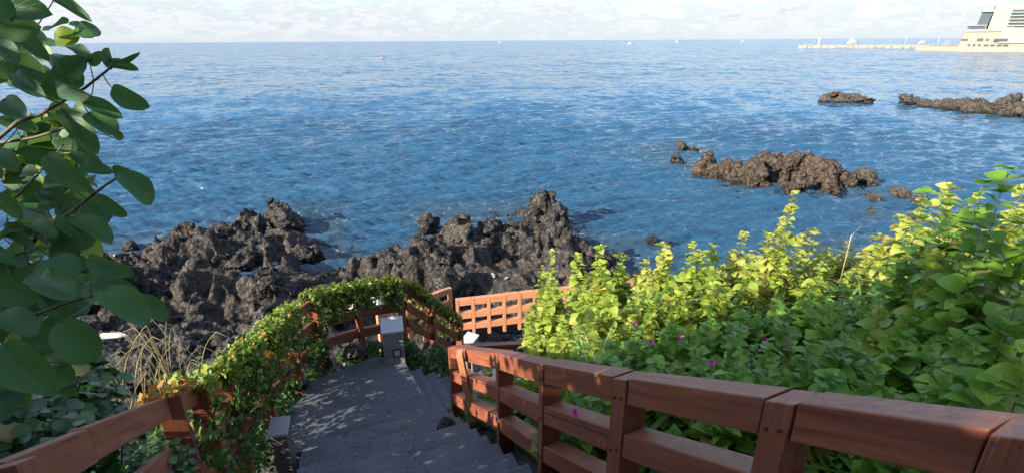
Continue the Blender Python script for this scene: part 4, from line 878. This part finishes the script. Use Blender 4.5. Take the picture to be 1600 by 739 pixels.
# dry grass beyond the left fence
for i, (px_, py_, d, n_, lab) in enumerate([(290,600,4.7,18,'dry straw coloured grass tuft arching over the left fence'),(235,625,4.0,14,'thin dry grass stalks left of the big straw coloured tuft'),(160,640,3.2,9,'sparse dry stalks behind the shaded end of the left fence')]):
    R = random.Random(60+i); c = at(px_, py_, d)+Vector((-.25, .25, -.45)); root = empty('grass_tuft', tuple(c), lab, 'grass', 'dry grass tufts beyond the left fence'); mb = MB(); 
    B, Yd, Nd, S = [], [], [], []
    for k in range(n_):
        mb2 = None; a = R.uniform(-1.6, 1.2); l = R.uniform(.55, 1.0); b0 = c+Vector((R.uniform(-.2, .2), R.uniform(-.15, .15), 0)); tip = b0+Vector((math.sin(a)*.45*l, R.uniform(-.1, .25), l*.95))
        midp_ = b0+Vector((math.sin(a)*.08, 0, l*.75)); pts = [b0*(1-t)**2+midp_*2*t*(1-t)+tip*t*t for t in [j/7 for j in range(8)]]
        if R.random() < .5: pts += [tip+Vector((math.sin(a)*.12, 0, -.05)), tip+Vector((math.sin(a)*.2, 0, -.16))]
        mb.tube(pts, .0055, .0018, 4)
    mb.build('blades', M_STRAW, root, smooth=True)

# ------------------------------------------------------------------ left foreground tree
root = empty('leafy_tree', (-2.3, .1, 7.0), 'tree with large smooth dark leaves reaching in from the left edge', 'tree')
mb = MB(); TR = Vector((-2.3, .1, 7.0))
trunk = [TR, TR+Vector((.05, .05, 1.0)), TR+Vector((.12, .15, 2.0)), TR+Vector((.15, .3, 2.9)), TR+Vector((.1, .5, 4.0))]
mb.tube(trunk, .10, .05, 10); mb.build('trunk', M_BARK, root, smooth=True)
branches = [([(-330,330,1.75),(-60,262,1.5),(30,185,1.38),(62,176,1.36),(95,157,1.34),(134,134,1.32),(175,102,1.30),(182,88,1.30)], .0062),
            ([(-330,400,1.7),(-60,235,1.48),(0,219,1.46),(54,211,1.42),(90,200,1.40),(119,189,1.38)], .0065),
            ([(-330,560,1.5),(-80,440,1.42),(30,400,1.38),(60,362,1.34),(85,345,1.33),(119,322,1.31),(145,301,1.30),(170,283,1.30),(187,272,1.30)], .0065),
            ([(-330,480,1.7),(-60,370,1.6),(0,322,1.55),(33,297,1.52),(60,268,1.5),(85,240,1.48),(100,222,1.46)], .005),
            ([(-330,520,1.4),(-60,430,1.25),(0,406,1.22),(20,395,1.2),(60,380,1.2)], .0055),
            ([(-330,650,1.3),(-60,520,1.15),(0,500,1.12),(50,488,1.1),(105,468,1.1),(160,455,1.08)], .0065),
            ([(-330,160,1.5),(-60,90,1.3),(0,70,1.25),(40,60,1.22)], .006),
            ([(-330,700,1.2),(-60,610,1.1),(0,590,1.08),(40,560,1.08)], .006)]
BR = []
for pts, r in branches:
    q = [at(*p_) for p_ in pts]; near_t = min(trunk, key=lambda v: (v-q[0]).length); q = [near_t, near_t.lerp(q[0], .5)+Vector((0, 0, .04))]+q
    mb = MB(); sm = []
    for i in range(len(q)-1):
        for t in (0, .34, .67): sm.append(q[i].lerp(q[i+1], t))
    sm.append(q[-1]); mb.tube(sm, r*1.25, r*.36, 6); mb.build('branch', M_TWIG, root, smooth=True); BR += sm[6:]
# leaves seen in the photograph: base x,y, tip x,y, width, distance
LV = [(88,-6,143,25,20,1.2),(-10,5,76,12,52,1.05),(-12,36,70,40,44,1.05),(5,38,82,88,30,1.15),(-10,60,30,92,30,1.1),(110,113,80,70,34,1.3),(108,114,132,84,34,1.3),(142,96,98,56,22,1.32),(142,96,162,78,18,1.32),(176,104,163,64,16,1.3),(180,92,222,83,9,1.3),
      (168,96,220,104,18,1.29),(178,136,235,168,32,1.27),(136,154,194,180,26,1.31),(140,174,186,206,38,1.33),(144,146,66,118,26,1.3),(72,146,8,100,26,1.33),(40,178,-4,142,36,1.35),(100,170,156,236,36,1.31),(0,95,16,122,26,1.2),
      (0,180,30,196,20,1.4),(20,188,66,200,22,1.42),(76,240,140,298,36,1.29),(112,236,150,262,20,1.33),(124,262,178,262,24,1.33),(178,258,236,282,20,1.3),(188,268,246,318,38,1.27),(152,302,202,340,22,1.29),(114,288,48,282,24,1.29),(62,298,112,314,26,1.3),
      (-6,232,28,262,30,1.3),(34,268,60,262,20,1.4),(92,336,134,374,18,1.28),(116,338,180,372,34,1.27),(52,352,-4,356,30,1.3),(46,346,90,362,26,1.3),(10,364,54,378,20,1.28),(80,300,130,330,20,1.42),(126,228,160,262,24,1.42),
      (120,460,40,415,48,1.06),(78,400,122,422,42,1.12),(140,400,208,428,30,1.10),(136,436,190,408,24,1.12),(160,452,238,500,50,1.0),(206,462,270,498,32,1.05),(94,500,152,570,62,.97),(6,536,84,612,62,.94),(-10,440,60,470,44,1.05),(-6,490,60,512,46,1.02),
      (40,510,100,535,44,1.08),(100,560,20,580,40,1.1),(20,440,90,400,30,1.2),(60,455,120,520,30,1.2),(-5,395,45,408,24,1.15),(-10,570,40,640,50,1.0),(-20,-5,30,30,40,1.0),(150,440,222,452,24,1.2),(100,418,150,402,20,1.25),(-10,300,40,340,26,1.4),(70,330,20,318,22,1.4),
      (190,215,176,198,14,1.4),(-20,650,30,600,46,1.0),(-10,120,22,100,22,1.35)]
R = random.Random(4); B, Yd, Nd, S, WS = [], [], [], [], []; mbp = MB()
for (x0, y0, x1, y1, wpx, d) in LV:
    d0 = d+R.uniform(-.03, .03); a = at(x0, y0, d0); b = at(x1, y1, d0+R.uniform(-.03, .04)); L = (b-a).length
    view = (cam.location-a).normalized(); side = (b-a).cross(view).normalized(); tilt = R.uniform(-.55, .55)
    n = view*math.cos(tilt)+side*math.sin(tilt)+Vector((0, 0, .12)); B.append(tuple(a)); Yd.append(tuple(b-a)); Nd.append(tuple(n)); S.append(L*.90)
    WS.append(min(1.15, (wpx/FOC*d0)/(1.22*L)/max(.6, math.cos(tilt))*1.08))
    k = min(BR, key=lambda v: (v-a).length*1.0)
    if (k-a).length < .22: mbp = MB(); mbp.tube([k, k.lerp(a, .5)+Vector((0, 0, -.004)), a], .0016, .0013, 5); mbp.build('leaf_stalk', M_TWIG, root, smooth=True)
leaves('foliage', T_BIG, B, Yd, Nd, S, M_TREE, root, wscale=WS)
# more leaves set back along the branches, some with sunlight put into a yellower colour
B, Yd, Nd, S = [], [], [], []; B2, Y2, N2, S2 = [], [], [], []
for k in range(620):
    b = R.choice(BR); 
    yd = Vector((R.uniform(-1, 1), R.uniform(-.2, 1), R.uniform(-.9, .4))); n = Vector((R.uniform(-.8, .8), R.uniform(-1.2, 0), R.uniform(.1, 1)))
    p_ = b+Vector((R.uniform(-.05, .02), R.uniform(.06, .34), R.uniform(-.10, .06))); px_ = 800+FOC*p_.x/((p_.y)*CP+(EYE-p_.z)*SP)
    if px_ > 118 + R.uniform(-40, 20): continue
    (B if k % 4 else B2).append(tuple(p_)); (Yd if k % 4 else Y2).append(tuple(yd)); (Nd if k % 4 else N2).append(tuple(n)); (S if k % 4 else S2).append(R.uniform(.045, .085) if k % 4 else R.uniform(.035, .06))
leaves('foliage', T_BIG, B, Yd, Nd, S, M_TREE, root)
o = leaves('foliage', T_BIG, B2, Y2, N2, S2, M_TREE_SUN, root); o['label'] = 'leaves inside the branches, sunlight put into their yellow green'
# the rest of this crown, out to the left
N = 1500; Rn = np.random.default_rng(31); v = Rn.normal(0, 1, (N, 3)); v /= np.linalg.norm(v, axis=1, keepdims=True); C = np.array([-2.75, -.55, 10.2])+v*np.array([1.1, .95, 1.7])*Rn.uniform(.4, 1, (N, 1))
leaves('foliage', T_RD, C, Rn.normal(0, 1, (N, 3)), Rn.normal(0, 1, (N, 3))+[0, 0, .6], Rn.uniform(.09, .13, N), M_TREE, root)
# small round leaved shrub at the bottom left
def round_shrub(label, c, r, n, sz, seed):
    R = np.random.default_rng(seed); root = empty('round_leaved_shrub', tuple(Vector(c)-Vector((0, 0, r[2]+.3))), label, 'shrub', 'small leaved shrubs by the left fence'); Rr = random.Random(seed); mb = MB(); B, Yd, Nd, S = [], [], [], []
    for k in range(n):
        v = Vector((Rr.gauss(0, 1), Rr.gauss(0, 1), abs(Rr.gauss(0, 1))*.9-.15)).normalized(); tip = Vector(c)+Vector((v.x*r[0], v.y*r[1], v.z*r[2]))*Rr.uniform(.75, 1.05); b0 = Vector(c)+Vector((0, 0, -r[2]*.9)); md = b0.lerp(tip, .55)
        if k % 3 == 0: mb.tube([b0, md, tip], .007, .003, 4)
        dr_ = (tip-md).normalized()
        for j in range(11):
            a = Rr.uniform(0, 6.28); t = j/10; p_ = tip-dr_*.15*t; out = (dr_.cross(Vector((math.cos(a), math.sin(a), .3))).normalized()+dr_*(.5 if t < .3 else .2))
            B.append(tuple(p_)); Yd.append(tuple(out)); Nd.append(tuple(dr_*.8+Vector((Rr.uniform(-.4, .4), Rr.uniform(-.4, .4), .5)))); S.append(sz*Rr.uniform(.6, 1.1))
    mb.build('stem', M_TWIG, root, smooth=True); leaves('foliage', T_RD, B, Yd, Nd, S, M_GLOSS, root)
round_shrub('dense dark round leaved shrub below the tree leaves, beyond the left fence', at(20, 655, 2.4), (.42, .42, .36), 120, .07, 1)
round_shrub('dark round leaved shrub at the bottom left corner', at(-40, 715, 1.9), (.36, .3, .3), 80, .06, 2)
round_shrub('small round leaved shrub growing up in front of the left fence rail', at(165, 735, 2.5), (.15, .17, .26), 24, .05, 3)
round_shrub('little leafy sprig standing against the left fence', at(250, 735, 2.9), (.2, .2, .22), 26, .05, 4)
for i, (f_, r_) in enumerate([(.15, .42), (.5, .42), (.85, .42), (1.25, .4), (1.65, .38), (2.1, .36), (2.6, .34), (3.1, .32), (3.6, .3)]):  # row packed dense behind the fence gaps to keep sun off the stairs
    k_ = int(f_); c_ = LN[k_].lerp(LN[k_+1], f_-k_)
    round_shrub(['round leaved shrub crowding against the outer side of the near left fence', 'round leaved shrub outside the left fence where the dry grass begins'][i > 5], c_+Vector((-.36, -.12, -.80)), (r_*.85, r_*1.1, .56), 120, .065, 20+i)
mb = MB(); q = [at(*p_) for p_ in [(-60,560,1.5),(0,578,1.55),(50,588,1.6),(90,606,1.65),(135,610,1.7),(165,612,1.72)]]; mb.tube(q, .0022, .0012, 5); o = mb.build('tendril', M_STEMP, origin=q[0], smooth=True); tag(o, 'thin pale tendril crossing the dark shrub at the bottom left', 'twig')

# ------------------------------------------------------------------ trees behind the viewer that shade the stairs
def big_tree(label, x, y, ztop, rx, rz, n, seed):
    z0 = gz(x, y); R = np.random.default_rng(seed); root = empty('broadleaf_tree', (x, y, z0), label, 'tree', 'trees behind the viewer'); mb = MB(); c = Vector((x, y, ztop-rz))
    mb.tube([(x, y, z0-.2), (x+.1, y, (z0+c.z)/2), tuple(c)], .18, .09, 10); mb.build('trunk', M_BARK, root, smooth=True)
    v = R.normal(0, 1, (60, 3)); v /= np.linalg.norm(v, axis=1, keepdims=True); cc = np.array(tuple(c))+v*np.array([rx, rx, rz])*R.uniform(.25, .85, (60, 1)); mb = MB()
    for q in cc[::4]: mb.tube([tuple(c), tuple(c.lerp(Vector(q), .5)+Vector((0, 0, .1))), tuple(q)], .05, .015, 6)
    mb.build('limb', M_BARK, root, smooth=True)
    k = R.integers(0, 60, n); P_ = cc[k]+R.normal(0, 1, (n, 3))*rx*.17
    leaves('crown', T_SIMPLE, P_, R.normal(0, 1, (n, 3)), R.normal(0, 1, (n, 3))+[0, 0, .5], R.uniform(.14, .22, n), M_CROWN, root)
big_tree('leafy tree standing behind the viewer on the left', -4.2, -2.4, 12.7, 2.05, 2.25, 8000, 51)
big_tree('leafy tree standing straight behind the viewer', -1.6, -3.8, 14.0, 2.4, 2.8, 9000, 52)

# ------------------------------------------------------------------ litter on the shore
for i, (px_, py_, z_, sx, sy, lab) in enumerate([(770,423,1.5,.16,.36,'long white scrap of litter in the dark basin'),(791,425,1.5,.30,.14,'flat white scrap of litter right of the long one in the dark basin'),(772,441,1.5,.26,.15,'white scrap of litter nearest the lattice fence in the dark basin'),
      (590,478,2.9,.6,.35,'white foam block seen through the ivy fence'),(560,490,3.0,.5,.3,'white foam slab left of the foam block behind the ivy fence'),(172,528,2.6,1.0,.22,'white board lying on the rocks beside the tree leaves')]):
    c = on(px_, py_, z_); g_ = gz(c.x, c.y); rz = random.uniform(0, 3); mb = MB(); R = random.Random(i)
    base = [Vector((math.cos(a)*sx*.5*R.uniform(.6, 1.1), math.sin(a)*sy*.5*R.uniform(.6, 1.1), 0)) for a in [k*math.pi/3 for k in range(6)]]; Mz = Matrix.Rotation(rz, 3, 'Z')@Matrix.Rotation(.25, 3, 'X')
    zt = (g_+.06) if i < 3 else max(g_, z_)+.12
    mb.poly([c*1+Mz@b+Vector((0, 0, zt-c.z)) for b in base], [c*1+Mz@(b*.94)+Vector((0, 0, zt-c.z+(.03 if i < 3 else .2 if i < 5 else .05))) for b in base])
    tag(mb.build('litter' if i < 3 else 'foam_block' if i < 5 else 'white_board', M_WHITE, origin=(c.x, c.y, zt), bevel=.008), lab, 'litter', 'white litter on the shore')

# ------------------------------------------------------------------ far side: breakwater, quay, lighthouse, hotel, boats
def sealine(px_, z=0, d=None): return at(px_, 0, d)
def fx(px_, D): return (px_-800)/FOC*(D*CP + EYE*SP)       # x of something standing D metres ahead at sight-line column px
# breakwater
mb = MB(); A0 = (fx(1250, 640), 640); A1 = (fx(1500, 560), 560); a = Vector((*A0, 0)); b = Vector((*A1, 0)); d = (b-a).normalized(); n = Vector((d.y, -d.x, 0))
mb.prism8([a+n*7-Vector((0,0,2)), b+n*7-Vector((0,0,2)), b-n*7-Vector((0,0,2)), a-n*7-Vector((0,0,2))], [a+n*3+Vector((0,0,3.0)), b+n*3+Vector((0,0,3.0)), b-n*3+Vector((0,0,3.0)), a-n*3+Vector((0,0,3.0))])
tag(mb.build('breakwater', M_CONC, origin=tuple(a)), 'long pale breakwater running out from the hotel into the sea', 'breakwater')
tet = MB()
for v in [Vector((0, 0, 1)), Vector((.94, 0, -.33)), Vector((-.47, .82, -.33)), Vector((-.47, -.82, -.33))]: tet.tube([Vector((0, 0, 0)), v*1.9], .85, .55, 7)
tme = None; R = random.Random(9)
for k in range(240):
    t = R.random(); row = R.randint(0, 2); c = a.lerp(b, t)+n*(4.5+row*2.0-1)+Vector((0, 0, 2.9-row*1.2+R.uniform(-.2, .2)))
    if tme is None: o = tet.build('tetrapod', M_CONC, origin=(0, 0, 0)); tme = o.data
    else: o = bpy.data.objects.new('tetrapod', tme); COL.objects.link(o)
    o.location = c; o.rotation_euler = (R.uniform(0, 6), R.uniform(0, 6), R.uniform(0, 6)); s = R.uniform(.35, .6); o.scale = (s, s, s)
    tag(o, 'pale concrete tetrapod piled along the breakwater', 'tetrapod', 'tetrapods on the breakwater')
# quay in front of the hotel
mb = MB(); q = [(fx(1432, 470), 470), (fx(1500, 425), 425), (fx(1640, 400), 400), (fx(1900, 385), 385), (fx(1900, 560), 560), (fx(1500, 560), 560)]
mb.poly([(x, y, -2) for x, y in q], [(x*1.0, y+2, 3.6) for x, y in q])
tag(mb.build('quay', M_QUAY, origin=(q[0][0], q[0][1], 0)), 'buff stone quay with a sloping face in front of the hotel', 'quay')
# lighthouse
lx, ly = fx(1280, 632), 632; root = empty('lighthouse', (lx, ly, 3), 'small white lighthouse near the end of the breakwater', 'lighthouse')
mb = MB(); mb.tube([(lx, ly, 2.5), (lx, ly, 9.2)], 1.3, .85, 12); mb.build('tower', M_BOAT, root, smooth=True)
mb = MB(); mb.tube([(lx, ly, 9.2), (lx, ly, 9.6)], 1.5, 1.5, 12); mb.build('gallery', M_BOAT, root)
mb = MB(); mb.tube([(lx, ly, 9.6), (lx, ly, 11.0)], .7, .7, 10); mb.tube([(lx, ly, 11.0), (lx, ly, 11.8)], .9, .1, 10); mb.build('lantern', M_BOAT, root)
# poles
for k, (px_, h_) in enumerate([(1465, 8), (1476, 5), (1480, 5), (1414, 9)]):
    x, y = fx(px_, 520), 520; mb = MB(); mb.tube([(x, y, 2), (x, y, 3+h_)], .18, .12, 6); mb.tube([(x, y, 3+h_-.3), (x+1.0, y, 3+h_)], .1, .1, 5); tag(mb.build('mast', M_BOAT, origin=(x, y, 2), smooth=True), ['tallest white pole left of the hotel', 'short white pole between the tallest pole and the hotel', 'short white pole nearest the hotel', 'thin white pole farthest left on the breakwater'][k], 'pole', 'white poles by the breakwater')
# hotel
HC = Vector((fx(1496, 432), 432, 3.4)); HY = 432; HROT = rad(-39); HEX, HEY = math.cos(HROT), math.sin(HROT)
def W_(px_):
    k = (px_-800)/FOC; return HC.x + (k*(HC.y*CP+EYE*SP*.8)-HC.x)/(HEX-k*CP*HEY)
Z_ = lambda py_: EYE - (HY*SP - (-(py_-369.5)/FOC)*HY*CP)/(CP+0) if False else EYE + HY*math.tan(math.atan((369.5-py_)/FOC)-PITCH)
root = empty('hotel', tuple(HC), 'cream stepped hotel with glass stair tower and tan podium above the quay at the right', 'hotel')
root.rotation_euler = (0, 0, HROT); mb = MB(); y0, y1 = HY, HY+45
def slab(mb, p0, p1, p2, p3, zb, zt, ya, yb):    # trapezoid front: bottom p0..p1, top p3..p2
    mb.prism8([(W_(p0), ya, zb), (W_(p1), ya, zb), (W_(p1), yb, zb), (W_(p0), yb, zb)], [(W_(p3), ya, zt), (W_(p2), ya, zt), (W_(p2), yb, zt), (W_(p3), yb, zt)])
ZP = Z_(52)
slab(mb, 1498, 1760, 1760, 1502, 3.4, ZP, y0, y1); mb.build('podium', M_TAN, root)
mb = MB(); slab(mb, 1558, 1762, 1762, 1558, Z_(72)-.2, ZP+.4, y0-1.2, y0-.05); slab(mb, 1503, 1558, 1558, 1503, ZP-1.2, ZP+.4, y0-1.0, y0-.05); mb.build('parapet', M_CREAM, root)
mb = MB(); slab(mb, 1536, 1760, 1760, 1539, ZP+.01, Z_(13), y0+4, y1); slab(mb, 1540, 1560, 1560, 1543, Z_(13)+.01, Z_(10), y0+4.2, y0+14); mb.build('tower_block', M_CREAM, root)
mb = MB(); slab(mb, 1518, 1534, 1537, 1521, ZP+3, Z_(24), y0+8, y0+30); g = mb.build('glass_tower', M_GLASS, root)
mb = MB(); slab(mb, 1520, 1540, 1540, 1520, Z_(24)+.05, Z_(20), y0+6, y0+32); mb.build('roof', M_CREAM, root)
mb = MB(); slab(mb, 1505, 1531.5, 1531.5, 1506, ZP+.4, ZP+3, y0+3, y0+34); mb.build('glazed_terrace', M_GLASS, root)
mb = MB(); slab(mb, 1504, 1533, 1533, 1504, ZP+3.05, ZP+3.6, y0+2, y0+35); mb.build('terrace_roof', M_CREAM, root)
for k, (pa, pb, ya_, yb_) in enumerate([(1566, 1760, 24.2, 23.2), (1566, 1760, 29.2, 28.2), (1566, 1760, 34.2, 33.2), (1566, 1760, 39.2, 38.2), (1566, 1760, 44.2, 43.2)]):
    mb = MB(); slab(mb, pa, pb, pb, pa, Z_(ya_+1.2), Z_(yb_-1.4), y0+3.7, y0+3.99); f = mb.build('window', M_GLASS, root)
    mb = MB(); slab(mb, pa-2, pb, pb, pa-2, Z_(ya_+2.6), Z_(ya_+1.3), y0+2.4, y0+3.98); mb.build('balcony', M_CREAM, root)
for (pa, pb, ya_, yb_, mm) in [(1500,1510,69,65.5,M_GLASS),(1515,1519,68.5,65,M_CREAM),(1524,1534,69.5,65,M_GLASS),(1538,1543,69,65.5,M_GLASS),(1550,1572,70,65.5,M_DARKW)]:
    mb = MB(); slab(mb, pa, pb, pb, pa, Z_(ya_), Z_(yb_), y0-1.35 if pa > 1548 else y0-.12, y0-.02); mb.build('window', mm, root)
for k in range(4):
    mb = MB(); pa = 1537+k*10; slab(mb, pa, pa+7.5, pa+7.5, pa, 3.62, Z_(74.4), y0-1.4 if pa > 1548 else y0-.14, y0-.03); mb.build('door', M_DARKW, root)
for k in range(3):
    mb = MB(); pa = 1512+k*8; slab(mb, pa, pa+4, pa+4, pa, 3.62, Z_(73.5), y0-.14, y0-.03); mb.build('door', M_GLASS, root)
# sloping grey roof sweep over the podium
mb = MB(); slab(mb, 1548, 1700, 1700, 1548, ZP+.6, ZP+1.3, y0-.6, y0+3.6); slab(mb, 1575, 1700, 1700, 1575, ZP+2.4, ZP+3.0, y0+.6, y0+3.6)
mb.build('terrace_canopy', simple('grey canopy', (.32, .30, .28), .7), root)
# emblem and lettering too small to read on the tower
cur = bpy.data.curves.new('sign', 'FONT'); cur.body = '- HOTEL -' if False else 'e.eee ee'; 
mb = MB(); rs = random.Random(3)
for k in range(9):
    if k == 4: continue
    pa = 1567+k*1.75; slab(mb, pa, pa+1.1, pa+1.1, pa, Z_(17.9), Z_(16.2+.4*(k % 2)), y0+3.8, y0+3.98)
mb.build('lettering', simple('grey letters', (.25, .25, .24), .6), root)
mb = MB(); ex, ez = W_(1547.5), Z_(17.8)
for k in range(10):
    a0, a1 = k*math.pi/5+.2, (k+.7)*math.pi/5+.2; r0, r1 = 1.5, 1.9
    mb.add([(ex+math.cos(t_)*r_, yy, ez+math.sin(t_)*r_) for yy in (y0+3.8, y0+3.98) for (t_, r_) in ((a0, r0), (a1, r0), (a1, r1), (a0, r1))], [(0,1,2,3),(7,6,5,4),(0,4,5,1),(1,5,6,2),(2,6,7,3),(3,7,4,0)])
mb.build('emblem', simple('pale emblem', (.5, .5, .46), .6), root)
# boats
def boat(label, px_, D, L, red=False, mastless=False):
    x, y = fx(px_, D), D; root = empty('boat', (x, y, 0), label, 'boat', 'boats on the horizon'); s = L/10
    mb = MB(); prof = [(-5, 1.0), (-4, 1.35), (0, 1.4), (3, 1.2), (5.2, .05)]; 
    for (xa, wa), (xb, wb) in zip(prof[:-1], prof[1:]):
        mb.prism8([(x+xa*s, y-wa*s*.7, -.3), (x+xb*s, y-wb*s*.7, -.3), (x+xb*s, y+wb*s*.7, -.3), (x+xa*s, y+wa*s*.7, -.3)], [(x+xa*s, y-wa*s, (1.3+.10*max(0, xa))*s), (x+xb*s, y-wb*s, (1.3+.10*max(0, xb))*s), (x+xb*s, y+wb*s, (1.3+.10*max(0, xb))*s), (x+xa*s, y+wa*s, (1.3+.10*max(0, xa))*s)])
    mb.build('hull', M_BOATR if red else M_BOAT, root)
    mb = MB(); mb.box((x-.6*s, y, 2.3*s), (4.2*s, 1.9*s, 1.8*s)); mb.box((x-.2*s, y, 3.7*s), (2.2*s, 1.6*s, 1.0*s)); mb.build('cabin', M_BOAT, root)
    mb = MB(); mb.box((x-.2*s, y-.83*s, 3.75*s), (1.8*s, .04*s, .5*s)); mb.build('window', M_DARKW, root)
    mb = MB(); mb.tube([(x-.2*s, y, 4*s), (x-.2*s, y, 6.3*s)], .09*s, .06*s, 6); mb.tube([(x-3.6*s, y, 1.4*s), (x-3.6*s, y, 4*s)], .09*s, .06*s, 6); mb.build('mast', M_BOAT, root)
boat('white fishing boat on the horizon just right of centre', 986, 1300, 13)
boat('small white boat on the horizon above the reef', 1060, 2000, 17)
boat('tiny white boat on the horizon left of the lighthouse', 1162, 2300, 15)
boat('tiny white boat on the horizon in the centre', 783, 2500, 18)
boat('little boat with a red hull floating alone well below the horizon', 598, 330, 2.6, True)
boat('white ferry beyond the breakwater right of the lighthouse', 1334, 1150, 23)
boat('white boat beyond the breakwater close to the hotel', 1443, 1100, 15)
# ------------------------------------------------------------------ far low spit with mast
